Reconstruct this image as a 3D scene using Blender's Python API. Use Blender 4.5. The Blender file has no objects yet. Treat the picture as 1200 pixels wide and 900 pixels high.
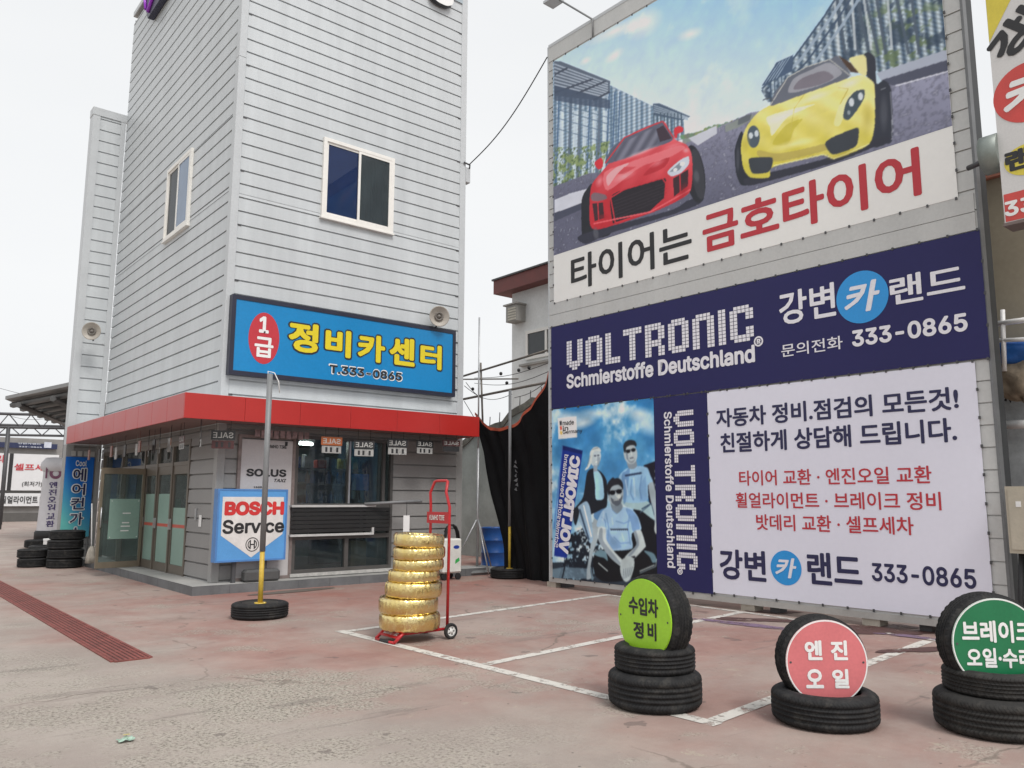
import bpy, math, random
import numpy as np
from mathutils import Vector, Matrix
random.seed(7)
rad = math.radians
S = bpy.context.scene
COL = S.collection

# ------------------------------------------------------------------ camera, sky, sun, exposure
CAM_H, FOC = 1.55, 941.5
YAW, PITCH, ROLL = rad(-39.955), rad(8.1206), rad(0.1868)
_f = Vector((-math.sin(YAW)*math.cos(PITCH), math.cos(YAW)*math.cos(PITCH), math.sin(PITCH)))
_r = Vector((math.cos(YAW), math.sin(YAW), 0)); _u = _r.cross(_f)
RX = math.cos(ROLL)*_r + math.sin(ROLL)*_u
UY = -math.sin(ROLL)*_r + math.cos(ROLL)*_u
EYE = Vector((0, 0, CAM_H))
cam = bpy.data.objects.new('camera', bpy.data.cameras.new('camera')); COL.objects.link(cam)
cam.matrix_world = Matrix(((RX.x, UY.x, -_f.x, 0), (RX.y, UY.y, -_f.y, 0), (RX.z, UY.z, -_f.z, CAM_H), (0, 0, 0, 1)))
cam.data.sensor_width = 36; cam.data.lens = FOC/1200*36
cam.data.clip_start = .05; cam.data.clip_end = 4000
S.camera = cam
SUN_EL, SUN_AZ = 52, 188        # azimuth clockwise from +Y
W = bpy.data.worlds.new('World'); S.world = W; W.use_nodes = True
nt = W.node_tree; bg = nt.nodes['Background']
sky = nt.nodes.new('ShaderNodeTexSky'); sky.sky_type = 'NISHITA'; sky.sun_disc = False
sky.sun_elevation = rad(SUN_EL); sky.sun_rotation = rad(SUN_AZ)
sky.air_density = 1.0; sky.dust_density = 6.0; sky.ozone_density = 1.0
hs = nt.nodes.new('ShaderNodeHueSaturation'); hs.inputs['Saturation'].default_value = .12
nt.links.new(sky.outputs[0], hs.inputs['Color'])
# even cloud layer: the clear-sky texture is veiled by a pale overcast
mixo = nt.nodes.new('ShaderNodeMix'); mixo.data_type = 'RGBA'; mixo.inputs[0].default_value = .72
nt.links.new(hs.outputs[0], mixo.inputs[6])
wtc = nt.nodes.new('ShaderNodeTexCoord'); wmp = nt.nodes.new('ShaderNodeMapping'); wmp.inputs['Scale'].default_value = (1, 1, 2.6); nt.links.new(wtc.outputs['Generated'], wmp.inputs[0])
wn = nt.nodes.new('ShaderNodeTexNoise'); wn.inputs['Scale'].default_value = 1.7; wn.inputs['Detail'].default_value = 5; nt.links.new(wmp.outputs[0], wn.inputs['Vector'])
wm = nt.nodes.new('ShaderNodeMix'); wm.data_type = 'RGBA'; wm.inputs[6].default_value = (8.3, 8.55, 8.8, 1); wm.inputs[7].default_value = (9.9, 9.95, 9.95, 1); nt.links.new(wn.outputs[0], wm.inputs[0]); nt.links.new(wm.outputs[2], mixo.inputs[7])
nt.links.new(mixo.outputs[2], bg.inputs['Color']); bg.inputs['Strength'].default_value = .1
sl = bpy.data.lights.new('sun', 'SUN'); sl.energy = 1.5; sl.angle = rad(18); sl.color = (1, .965, .92)
so = bpy.data.objects.new('sun', sl); COL.objects.link(so)
sd = Vector((math.sin(rad(SUN_AZ))*math.cos(rad(SUN_EL)), math.cos(rad(SUN_AZ))*math.cos(rad(SUN_EL)), math.sin(rad(SUN_EL))))
so.rotation_euler = sd.to_track_quat('Z', 'Y').to_euler()
S.view_settings.view_transform = 'Standard'; S.view_settings.look = 'None'
S.view_settings.exposure = .3; S.view_settings.gamma = 1
S.cycles.max_bounces = 8; S.cycles.transparent_max_bounces = 12

# ------------------------------------------------------------------ measuring helpers
def ray(x, y): return RX*((x-600)/FOC) + UY*((450-y)/FOC) + _f
class Plane:
    """a real vertical plane: u runs left to right, v is height; at() measures a photo point on it"""
    def __init__(s, o, u, n): s.o, s.u, s.n = Vector(o), Vector(u).normalized(), Vector(n).normalized()
    def at(s, x, y):
        d = ray(x, y); p = EYE + d*((s.o-EYE).dot(s.n)/d.dot(s.n)); return ((p-s.o).dot(s.u), p.z)
    def w(s, u, v, off=0): p = s.o + s.u*u + s.n*off; return Vector((p.x, p.y, v))
    def shift(s, off): return Plane(s.o+s.n*off, s.u, s.n)
def G(x, y, z=0):
    d = ray(x, y); return EYE + d*((z-CAM_H)/d.z)
YF, XL, YB = 13.72, 4.97, 21.54
FRONT = Plane((0, YF, 0), (1, 0, 0), (0, -1, 0))        # u = x
LEFT = Plane((XL, 0, 0), (0, -1, 0), (-1, 0, 0))        # u = -y
ds = rad(.7)
SIGN = Plane((9.94, 10.77, 0), (math.sin(ds), -math.cos(ds), 0), (-math.cos(ds), -math.sin(ds), 0))

# ------------------------------------------------------------------ materials
def L1(c): c /= 255; return c/12.92 if c <= .04045 else ((c+.055)/1.055)**2.4
def C(r, g, b): return (L1(r), L1(g), L1(b))
MATS = {}
def M(name, col, rough=.6, metal=0, var=.12, scale=3., bump=0, bscale=80, spec=.5, streak=False, coat=0, fine=.05):
    if name in MATS: return MATS[name]
    m = bpy.data.materials.new(name); MATS[name] = m; m.use_nodes = True; t = m.node_tree
    b = t.nodes['Principled BSDF']
    b.inputs['Roughness'].default_value = rough; b.inputs['Metallic'].default_value = metal
    b.inputs['Specular IOR Level'].default_value = spec; b.inputs['Coat Weight'].default_value = coat
    tc = t.nodes.new('ShaderNodeTexCoord'); mp = t.nodes.new('ShaderNodeMapping')
    t.links.new(tc.outputs['Object'], mp.inputs[0])
    if streak: mp.inputs['Scale'].default_value = (1, 1, .12)
    n = t.nodes.new('ShaderNodeTexNoise'); n.inputs['Scale'].default_value = scale; n.inputs['Detail'].default_value = 6; n.inputs['Roughness'].default_value = .65
    t.links.new(mp.outputs[0], n.inputs['Vector'])
    n2 = t.nodes.new('ShaderNodeTexNoise'); n2.inputs['Scale'].default_value = scale*17; n2.inputs['Detail'].default_value = 3
    t.links.new(tc.outputs['Object'], n2.inputs['Vector'])
    mx = t.nodes.new('ShaderNodeMix'); mx.data_type = 'RGBA'
    rg = t.nodes.new('ShaderNodeMapRange'); rg.inputs[1].default_value = .3; rg.inputs[2].default_value = .7
    t.links.new(n.outputs[0], rg.inputs[0]); t.links.new(rg.outputs[0], mx.inputs[0])
    mx.inputs[6].default_value = (*[c*(1-var) for c in col], 1); mx.inputs[7].default_value = (*[min(1, c*(1+var)) for c in col], 1)
    m2 = t.nodes.new('ShaderNodeMix'); m2.data_type = 'RGBA'; m2.blend_type = 'MULTIPLY'; m2.inputs[0].default_value = 1
    r2 = t.nodes.new('ShaderNodeMapRange'); r2.inputs[3].default_value = 1-fine*2; r2.inputs[4].default_value = 1+fine*2
    t.links.new(n2.outputs[0], r2.inputs[0]); t.links.new(mx.outputs[2], m2.inputs[6]); t.links.new(r2.outputs[0], m2.inputs[7])
    t.links.new(m2.outputs[2], b.inputs['Base Color'])
    rr = t.nodes.new('ShaderNodeMapRange'); rr.inputs[3].default_value = max(.03, rough-.08); rr.inputs[4].default_value = min(1, rough+.08)
    t.links.new(n.outputs[0], rr.inputs[0]); t.links.new(rr.outputs[0], b.inputs['Roughness'])
    if bump:
        n3 = t.nodes.new('ShaderNodeTexNoise'); n3.inputs['Scale'].default_value = bscale; n3.inputs['Detail'].default_value = 4
        t.links.new(tc.outputs['Object'], n3.inputs['Vector'])
        bp = t.nodes.new('ShaderNodeBump'); bp.inputs['Strength'].default_value = bump; bp.inputs['Distance'].default_value = .01
        t.links.new(n3.outputs[0], bp.inputs['Height']); t.links.new(bp.outputs[0], b.inputs['Normal'])
    return m
def glass(name, tint, gloss=.5, rough=.02, base=None, basemix=0.):
    if name in MATS: return MATS[name]
    m = bpy.data.materials.new(name); MATS[name] = m; m.use_nodes = True; t = m.node_tree; t.nodes.clear()
    o = t.nodes.new('ShaderNodeOutputMaterial'); tr = t.nodes.new('ShaderNodeBsdfTransparent'); gl = t.nodes.new('ShaderNodeBsdfGlossy')
    tr.inputs[0].default_value = (*tint, 1); gl.inputs['Roughness'].default_value = rough; gl.inputs[0].default_value = (gloss, gloss, gloss*1.03, 1)
    fr = t.nodes.new('ShaderNodeFresnel'); fr.inputs[0].default_value = 1.5
    mx = t.nodes.new('ShaderNodeMixShader'); t.links.new(fr.outputs[0], mx.inputs[0])
    if base:
        df = t.nodes.new('ShaderNodeBsdfDiffuse'); df.inputs[0].default_value = (*base, 1)
        nn = t.nodes.new('ShaderNodeTexNoise'); nn.inputs['Scale'].default_value = 3; nn.inputs['Detail'].default_value = 5
        tc = t.nodes.new('ShaderNodeTexCoord'); t.links.new(tc.outputs['Object'], nn.inputs[0])
        mr = t.nodes.new('ShaderNodeMapRange'); mr.inputs[3].default_value = max(0, basemix-.15); mr.inputs[4].default_value = min(1, basemix+.15)
        t.links.new(nn.outputs[0], mr.inputs[0])
        m0 = t.nodes.new('ShaderNodeMixShader'); t.links.new(mr.outputs[0], m0.inputs[0])
        t.links.new(tr.outputs[0], m0.inputs[1]); t.links.new(df.outputs[0], m0.inputs[2]); t.links.new(m0.outputs[0], mx.inputs[1])
    else: t.links.new(tr.outputs[0], mx.inputs[1])
    t.links.new(gl.outputs[0], mx.inputs[2]); t.links.new(mx.outputs[0], o.inputs[0])
    return m
def emis(name, col, st):
    m = bpy.data.materials.new(name); m.use_nodes = True; b = m.node_tree.nodes['Principled BSDF']
    b.inputs['Emission Color'].default_value = (*col, 1); b.inputs['Emission Strength'].default_value = st; return m

# ------------------------------------------------------------------ mesh helpers
def root_of(p):
    v = Vector((0, 0, 0))
    while p is not None: v += p.location; p = p.parent
    return v
class MB:
    def __init__(s, gs=False): s.gs = gs; s.reset()
    def reset(s): s.v = []; s.f = []; s.mi = []; s.sm = []; s.g = []
    def quad(s, a, b, c, d, mi=0): s.poly([a, b, c, d], mi)
    def poly(s, ps, mi=0, sm=False):
        n = len(s.v); s.v += [Vector(p) for p in ps]; s.f.append(tuple(range(n, n+len(ps)))); s.mi.append(mi); s.sm.append(sm)
    def hexa(s, p, mi=0):     # p: 8 points, bottom ring then top ring
        n = len(s.v); s.v += [Vector(q) for q in p]
        for f in ((3, 2, 1, 0), (4, 5, 6, 7), (0, 1, 5, 4), (1, 2, 6, 5), (2, 3, 7, 6), (3, 0, 4, 7)):
            s.f.append(tuple(n+i for i in f)); s.mi.append(mi); s.sm.append(False)
    def box(s, x0, x1, y0, y1, z0, z1, mi=0, ch=0):
        if ch:
            s.rbox(x0, x1, y0, y1, z0, z1, ch, mi); return
        s.hexa([(x0, y0, z0), (x1, y0, z0), (x1, y1, z0), (x0, y1, z0), (x0, y0, z1), (x1, y0, z1), (x1, y1, z1), (x0, y1, z1)], mi)
    def rbox(s, x0, x1, y0, y1, z0, z1, c, mi=0):   # box with chamfered edges all round
        rings = []
        for z, k in ((z0, c), (z0+c, 0), (z1-c, 0), (z1, c)):
            rings.append([(x0+c+k*.0, y0+k), (x1-c, y0+k), (x1-k, y0+c), (x1-k, y1-c), (x1-c, y1-k), (x0+c, y1-k), (x0+k, y1-c), (x0+k, y0+c)])
        zs = (z0, z0+c, z1-c, z1); n = len(s.v)
        for r, z in zip(rings, zs): s.v += [Vector((x, y, z)) for x, y in r]
        for i in range(3):
            for j in range(8): s.f.append((n+i*8+j, n+i*8+(j+1) % 8, n+i*8+8+(j+1) % 8, n+i*8+8+j)); s.mi.append(mi); s.sm.append(False)
        s.f.append(tuple(n+7-j for j in range(8))); s.f.append(tuple(n+24+j for j in range(8))); s.mi += [mi, mi]; s.sm += [False, False]
    def slab(s, P, u0, u1, v0, v1, o0, o1, mi=0):   # box on a plane, between offsets o0 and o1 (o1 nearer the viewer)
        if s.gs: s.g.append((len(s.v), len(s.f)))
        w = P.w; s.hexa([w(u0, v0, o1), w(u1, v0, o1), w(u1, v0, o0), w(u0, v0, o0), w(u0, v1, o1), w(u1, v1, o1), w(u1, v1, o0), w(u0, v1, o0)], mi)
    def frame(s, P, u0, u1, v0, v1, t, o0, o1, mi=0, tb=None):
        tb = tb or t
        s.slab(P, u0, u0+t, v0, v1, o0, o1, mi); s.slab(P, u1-t, u1, v0, v1, o0, o1, mi)
        s.slab(P, u0+t, u1-t, v0, v0+tb, o0, o1, mi); s.slab(P, u0+t, u1-t, v1-tb, v1, o0, o1, mi)
    def tube(s, pts, r, n=10, mi=0, cap=True):
        pts = [Vector(p) for p in pts]; rr = r if isinstance(r, (list, tuple)) else [r]*len(pts)
        if s.gs: s.g.append((len(s.v), len(s.f)))
        base = len(s.v); prev = None
        for i, p in enumerate(pts):
            t = (pts[min(i+1, len(pts)-1)]-pts[max(i-1, 0)]).normalized()
            if prev is None: a = t.orthogonal().normalized()
            else: a = (prev-t*prev.dot(t)).normalized()
            prev = a; b = t.cross(a)
            for k in range(n): an = 2*math.pi*k/n; s.v.append(p+(a*math.cos(an)+b*math.sin(an))*rr[i])
        for i in range(len(pts)-1):
            for k in range(n):
                s.f.append((base+i*n+k, base+i*n+(k+1) % n, base+(i+1)*n+(k+1) % n, base+(i+1)*n+k)); s.mi.append(mi); s.sm.append(True)
        if cap:
            s.f.append(tuple(base+n-1-k for k in range(n))); s.f.append(tuple(base+(len(pts)-1)*n+k for k in range(n))); s.mi += [mi, mi]; s.sm += [False, False]
    def lathe(s, prof, n=48, c=(0, 0, 0), mi=0, closed=False, sm=True, wob=None):
        base = len(s.v); c = Vector(c); m = len(prof)
        for k in range(n):
            a = 2*math.pi*k/n
            for j, (r, z) in enumerate(prof):
                dr, dz = wob(a, j) if wob else (0, 0)
                s.v.append(c+Vector(((r+dr)*math.cos(a), (r+dr)*math.sin(a), z+dz)))
        for k in range(n):
            k2 = (k+1) % n
            for j in range(m if closed else m-1):
                j2 = (j+1) % m
                s.f.append((base+k*m+j, base+k2*m+j, base+k2*m+j2, base+k*m+j2)); s.mi.append(mi); s.sm.append(sm)
    def disc(s, P0, a, b, r, n=48, mi=0):
        s.poly([Vector(P0)+Vector(a)*(r*math.cos(2*math.pi*k/n))+Vector(b)*(r*math.sin(2*math.pi*k/n)) for k in range(n)], mi)
    def build(s, name, mat, parent=None, split=False):
        """one mesh object; each line of lettering (and, with split, each solid) becomes a part of its own"""
        if (split or 'lettering' in name or 'outline' in name) and len(s.g) > 1:
            cuts = s.g+[(len(s.v), len(s.f))]; o = None; first = True
            for (v0, f0), (v1, f1) in zip(cuts, cuts[1:]):
                if v1 == v0: continue
                if first: v0 = 0; f0 = 0; first = False
                t = MB(); t.v = s.v[v0:v1]; t.f = [tuple(i-v0 for i in f) for f in s.f[f0:f1]]; t.mi = s.mi[f0:f1]; t.sm = s.sm[f0:f1]; o = t.build(name, mat, parent)
            return o
        me = bpy.data.meshes.new(name); off = root_of(parent)
        me.from_pydata([v-off for v in s.v], [], s.f)
        for mm in (mat if isinstance(mat, (list, tuple)) else [mat]): me.materials.append(mm)
        if getattr(s, 'tread', None) and len(s.tread) == len(s.v):
            at = me.attributes.new('tread', 'FLOAT_VECTOR', 'POINT'); at.data.foreach_set('vector', [c for t in s.tread for c in t])
        me.polygons.foreach_set('material_index', s.mi); me.polygons.foreach_set('use_smooth', s.sm); me.update()
        o = bpy.data.objects.new(name, me); COL.objects.link(o); o.parent = parent; return o
def tag(o, label=None, cat=None, group=None, kind=None):
    if label: o['label'] = label
    if cat: o['category'] = cat
    if group: o['group'] = group
    if kind: o['kind'] = kind
    return o
def thing(name, label, cat, loc=(0, 0, 0), group=None):
    o = bpy.data.objects.new(name, None); COL.objects.link(o); o.location = loc; o.empty_display_size = .2
    return tag(o, label, cat, group)
def dup(o, parent=None, loc=None, label=None):
    c = o.copy(); COL.objects.link(c)
    if parent is not None: c.parent = parent
    if loc is not None: c.location = loc
    if label: c['label'] = label
    for ch in [x for x in KIDS.get(o.name, [])]: dup(ch, c)
    return c
KIDS = {}
def remember(o):
    KIDS[o.name] = [x for x in COL.objects if x.parent == o]
    for x in KIDS[o.name]: remember(x)

# ---- lettering: flat meshes of the built-in typeface
_tc = {}
try: SANS = bpy.data.fonts.load(bpy.utils.system_resource('DATAFILES', path='fonts')+'/Inter.woff2')
except Exception: SANS = None
def glyphs(body, bold):
    key = (body, bold)
    if key not in _tc:
        c = bpy.data.curves.new('tmp', 'FONT'); c.body = body; c.resolution_u = 3; c.fill_mode = 'FRONT'
        if SANS and all(ord(k) < 256 for k in body): c.font = SANS
        o = bpy.data.objects.new('tmp', c); COL.objects.link(o)
        ev = o.evaluated_get(bpy.context.evaluated_depsgraph_get()); me = ev.to_mesh()
        vs = [(v.co.x, v.co.y) for v in me.vertices]; fs = [tuple(p.vertices) for p in me.polygons]
        ev.to_mesh_clear(); bpy.data.objects.remove(o); bpy.data.curves.remove(c)
        n = len(vs); sh = [(0, 0)]+[(bold*math.cos(k*math.pi/5), bold*math.sin(k*math.pi/5)) for k in range(10)] if bold else [(0, 0)]
        _tc[key] = ([(x+a, y+b, k*.00012) for k, (a, b) in enumerate(sh) for x, y in vs], [tuple(i+k*n for i in f) for k in range(len(sh)) for f in fs])
    return _tc[key]
def put_text(mb, body, P, box, off=.003, bold=.02, mi=0, rot=0, mirror=False, slant=0):
    """box = (u0, v0, u1, v1): the glyphs' extent on plane P"""
    vs, fs = glyphs(body, bold)
    xs = [v[0] for v in vs]; ys = [v[1] for v in vs]; x0, x1, y0, y1 = min(xs), max(xs), min(ys), max(ys)
    u0, v0, u1, v1 = box; n = len(mb.v)
    mb.g.append((len(mb.v), len(mb.f)))
    for x, y, z in vs:
        a = (x-x0)/(x1-x0); b = (y-y0)/(y1-y0)
        a += slant*(b-.5)
        if mirror: a = 1-a
        if rot == -90: a, b = b, 1-a
        if rot == 90: a, b = 1-b, a
        mb.v.append(P.w(u0+(u1-u0)*a, v0+(v1-v0)*b, off+z))
    for f in fs: mb.f.append(tuple(n+i for i in f)); mb.mi.append(mi); mb.sm.append(False)
def pxbox(P, x0, y0, x1, y1):
    """extent on P from the photo's top-left and bottom-right glyph corners"""
    a = P.at(x0, y0); b = P.at(x1, y1); return (a[0], b[1], b[0], a[1])

# ---- clad walls: lapped boards with open grooves, split round openings
def siding(mb, P, u0, u1, z0, z1, pitch=.2545, holes=(), g=.027, d=.032, zref=0., lap=.006, mi=0):
    zs = []; k = math.floor((z0-zref)/pitch)
    while zref+k*pitch < z1:
        a = zref+k*pitch; zs += [(a, a+g, True), (a+g, a+pitch, False)]; k += 1
    def spans(a, b):
        iv = [(u0, u1)]
        for h0, h1, hz0, hz1 in holes:
            if (a+b)/2 > hz0 and (a+b)/2 < hz1:
                nv = []
                for s, e in iv:
                    if h1 <= s or h0 >= e: nv.append((s, e)); continue
                    if h0 > s: nv.append((s, h0))
                    if h1 < e: nv.append((h1, e))
                iv = nv
        return iv
    cuts = sorted({z for h in holes for z in h[2:]})
    for a, b, gr in zs:
        a, b = max(a, z0), min(b, z1)
        if b-a < 1e-4: continue
        ed = [a]+[c for c in cuts if a+.002 < c < b-.002]+[b]
        for p, q in zip(ed, ed[1:]):
            for s, e in spans(p, q):
                if gr:
                    mb.quad(P.w(s, p, -d), P.w(e, p, -d), P.w(e, q, -d), P.w(s, q, -d), mi)
                    mb.quad(P.w(s, p, 0), P.w(e, p, 0), P.w(e, p, -d), P.w(s, p, -d), mi)
                    mb.quad(P.w(s, q, -d), P.w(e, q, -d), P.w(e, q, lap), P.w(s, q, lap), mi)
                else: mb.quad(P.w(s, p, lap), P.w(e, p, lap), P.w(e, q, 0), P.w(s, q, 0), mi)

# ---- printed pictures: a fine grid on the poster's own plane, coloured per vertex like ink dots
class Print:
    def __init__(s, P, u0, u1, v0, v1, nu, nv):
        s.P, s.nu, s.nv = P, nu, nv
        U, V = np.meshgrid(np.linspace(u0, u1, nu), np.linspace(v0, v1, nv)); s.U, s.V = U.ravel(), V.ravel()
        o = np.array(P.o-EYE); q = o[None]+s.U[:, None]*np.array(P.u)[None]; q[:, 2] = s.V-CAM_H
        cz = q@np.array(_f); s.x = 600+FOC*(q@np.array(RX))/cz; s.y = 450-FOC*(q@np.array(UY))/cz
        s.c = np.zeros((nu*nv, 3)); s.rng = np.random.RandomState(3)
    def noise(s, sc, seed=0, oct=4):
        r = np.random.RandomState(seed); out = np.zeros(len(s.U)); amp = 1; tot = 0
        for i in range(oct):
            n = 64; g = r.rand(n, n); a = (s.U*sc*2**i+100.3) % (n-1); b = (s.V*sc*2**i+57.7) % (n-1)
            i0 = a.astype(int); j0 = b.astype(int); fa = a-i0; fb = b-j0; fa = fa*fa*(3-2*fa); fb = fb*fb*(3-2*fb)
            out += amp*((g[j0, i0]*(1-fa)+g[j0, i0+1]*fa)*(1-fb)+(g[j0+1, i0]*(1-fa)+g[j0+1, i0+1]*fa)*fb); tot += amp; amp *= .55
        return out/tot
    def inside(s, pts):
        p = np.array(pts, float); m = np.zeros(len(s.x), bool)
        idx = np.nonzero((s.x >= p[:, 0].min()) & (s.x <= p[:, 0].max()) & (s.y >= p[:, 1].min()) & (s.y <= p[:, 1].max()))[0]
        if len(idx) == 0: return idx
        x, y = s.x[idx], s.y[idx]; r = np.zeros(len(idx), bool); j = len(p)-1
        for i in range(len(p)):
            xi, yi, xj, yj = *p[i], *p[j]
            if yi != yj: r ^= ((yi > y) != (yj > y)) & (x < (xj-xi)*(y-yi)/(yj-yi)+xi)
            j = i
        return idx[r]
    def paint(s, idx, col, a=1.):
        if len(idx) == 0: return
        c = np.array(col(s.x[idx], s.y[idx])).T if callable(col) else np.array(col, float)[None]
        if np.ndim(a): a = np.asarray(a)[:, None]
        s.c[idx] = s.c[idx]*(1-a)+c*a
    smooth = False
    def poly(s, pts, col, a=1.):
        if s.smooth and len(pts) > 4:
            p = np.array(pts, float); out = []
            for i in range(len(p)):
                p0, p1, p2, p3 = p[i-1], p[i], p[(i+1) % len(p)], p[(i+2) % len(p)]
                for t in (0, .2, .4, .6, .8): out.append(p1*(1-3*t*t+2*t**3)+p2*(3*t*t-2*t**3)+.38*(p2-p0)*(t**3-2*t*t+t)+.38*(p3-p1)*(t**3-t*t))
            pts = out
        s.paint(s.inside(pts), col, a)
    def ell(s, cx, cy, rx, ry, col, ang=0, a=1., soft=0):
        ca, sa = math.cos(rad(ang)), math.sin(rad(ang)); dx, dy = s.x-cx, s.y-cy
        d = np.hypot((dx*ca+dy*sa)/rx, (-dx*sa+dy*ca)/ry)
        if soft: idx = np.nonzero(d < 1)[0]; s.paint(idx, col, a*np.clip((1-d[idx])/soft, 0, 1))
        else: s.paint(np.nonzero(d < 1)[0], col, a)
    def line(s, pts, w, col, a=1.):
        for (x0, y0), (x1, y1) in zip(pts, pts[1:]):
            l = math.hypot(x1-x0, y1-y0) or 1; nx, ny = -(y1-y0)/l*w/2, (x1-x0)/l*w/2
            s.poly([(x0+nx, y0+ny), (x1+nx, y1+ny), (x1-nx, y1-ny), (x0-nx, y0-ny)], col, a)
    def soften(s, r):       # ink bleed: a small Gaussian over the grid
        g = s.c.reshape(s.nv, s.nu, 3); k = np.exp(-np.arange(-4, 5)**2/(2*r*r)); k /= k.sum()
        for ax in (0, 1):
            p = np.pad(g, [(4, 4) if a == ax else (0, 0) for a in range(3)], mode='edge'); n = g.shape[ax]
            g = sum(k[i]*np.take(p, range(i, i+n), ax) for i in range(9))
        s.c = g.reshape(-1, 3)
    def build(s, name, parent, off, white, alb=.8, rough=.55):
        c = np.clip(s.c, 0, 255)/255; lin = np.where(c <= .04045, c/12.92, ((c+.055)/1.055)**2.4)
        w = np.array([L1(k) for k in white]); lin = np.clip(lin/w*alb, .004, .9)
        n = len(s.U); co = np.array([list(s.P.o+s.P.n*off-root_of(parent))])+s.U[:, None]*np.array([list(s.P.u)])
        co[:, 2] = s.V-root_of(parent).z
        i, j = np.meshgrid(np.arange(s.nu-1), np.arange(s.nv-1)); b = (j*s.nu+i).ravel()
        q = np.stack([b, b+1, b+s.nu+1, b+s.nu], 1)
        me = bpy.data.meshes.new(name); me.vertices.add(n); me.vertices.foreach_set('co', co.ravel())
        nf = len(q); me.loops.add(nf*4); me.loops.foreach_set('vertex_index', q.ravel()); me.polygons.add(nf)
        me.polygons.foreach_set('loop_start', np.arange(nf)*4); me.polygons.foreach_set('loop_total', np.full(nf, 4)); me.update()
        at = me.color_attributes.new('ink', 'FLOAT_COLOR', 'POINT')
        at.data.foreach_set('color', np.concatenate([lin, np.ones((n, 1))], 1).astype(np.float32).ravel())
        m = bpy.data.materials.new(name); m.use_nodes = True; t = m.node_tree; bs = t.nodes['Principled BSDF']
        a = t.nodes.new('ShaderNodeVertexColor'); a.layer_name = 'ink'; t.links.new(a.outputs[0], bs.inputs['Base Color'])
        bs.inputs['Roughness'].default_value = rough; bs.inputs['Specular IOR Level'].default_value = .3
        me.materials.append(m); o = bpy.data.objects.new(name, me); COL.objects.link(o); o.parent = parent; return o
def crop(x0, y0, k): return lambda *pts: [(x0+x/k, y0+y/k) for x, y in pts]

# ------------------------------------------------------------------ palette
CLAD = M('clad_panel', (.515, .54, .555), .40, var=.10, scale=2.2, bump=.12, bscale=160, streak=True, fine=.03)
CLADSHADE = M('clad_panel_shaded', (.25, .245, .24), .5, var=.08, scale=1.5, bump=.12, bscale=160, streak=True)  # copy of the upper cladding, darkened to carry the canopy's shade
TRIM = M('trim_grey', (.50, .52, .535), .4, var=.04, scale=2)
TRIMSHADE = M('trim_shaded', (.29, .287, .28), .45, var=.05, scale=2)  # trim copy with the canopy's shade put into its colour
WHITEPVC = M('white_pvc', (.78, .76, .72), .4, var=.04)
RED = M('canopy_red', (.42, .024, .020), .32, var=.06, scale=1.1, spec=.5, fine=.02)
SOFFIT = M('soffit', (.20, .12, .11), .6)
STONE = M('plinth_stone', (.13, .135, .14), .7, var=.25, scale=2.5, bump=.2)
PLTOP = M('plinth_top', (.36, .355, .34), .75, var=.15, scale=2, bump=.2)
BRONZE = M('bronze_frame', (.17, .145, .12), .4, metal=.4, var=.1)
DARKFR = M('dark_frame', (.10, .095, .09), .45, metal=.3)
GOLDFR = M('beige_frame', (.24, .20, .15), .4, metal=.4)
STEEL = M('galvanised', (.50, .51, .52), .4, metal=.7, var=.15)
GREYPOLE = M('grey_pole', (.20, .205, .21), .5, metal=.1, var=.12)
DARKSTEEL = M('dark_steel', (.09, .09, .095), .55, metal=.5)
YELLOW = M('yellow_paint', (.55, .38, .05), .5, var=.25, scale=9)
BLACK = M('black_matt', (.015, .015, .016), .6)
WHITE = M('white_paint', (.78, .78, .77), .5, var=.05)
NAVYINK = M('navy_ink', (.018, .018, .075), .5, var=.03)
BLACKINK = M('black_ink', (.02, .02, .022), .5, var=.03)
REDINK = M('red_ink', (.50, .03, .045), .5, var=.04)
WHITEINK = M('white_ink', (.80, .79, .84), .5, var=.02)
FROST = M('frosted_film', (.24, .36, .31), .35, var=.06, scale=1.3)
CONC = M('concrete', (.33, .32, .30), .8, var=.2, scale=2, bump=.3)
ROOM = M('room_paint', (.42, .46, .46), .7, var=.1)
ROOMF = M('room_floor', (.22, .20, .18), .5)
WINGLASS = glass('window_glass', (.70, .78, .78), .75, .02, base=(.10, .13, .14), basemix=.16)
CLEARGL = glass('door_glass', (.80, .87, .85), .8, .02, base=(.25, .30, .29), basemix=.16)
BLUEGLASS = glass('blue_tinted_pane', (.16, .26, .55), .75, .015, base=(.02, .05, .17), basemix=.42)
GREYGLASS = glass('grey_screen_pane', (.50, .58, .60), .5, .12, base=(.10, .12, .13), basemix=.42)
PALEGLASS = glass('pale_sky_pane', (.45, .58, .75), .9, .02, base=(.22, .33, .50), basemix=.6)

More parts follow.
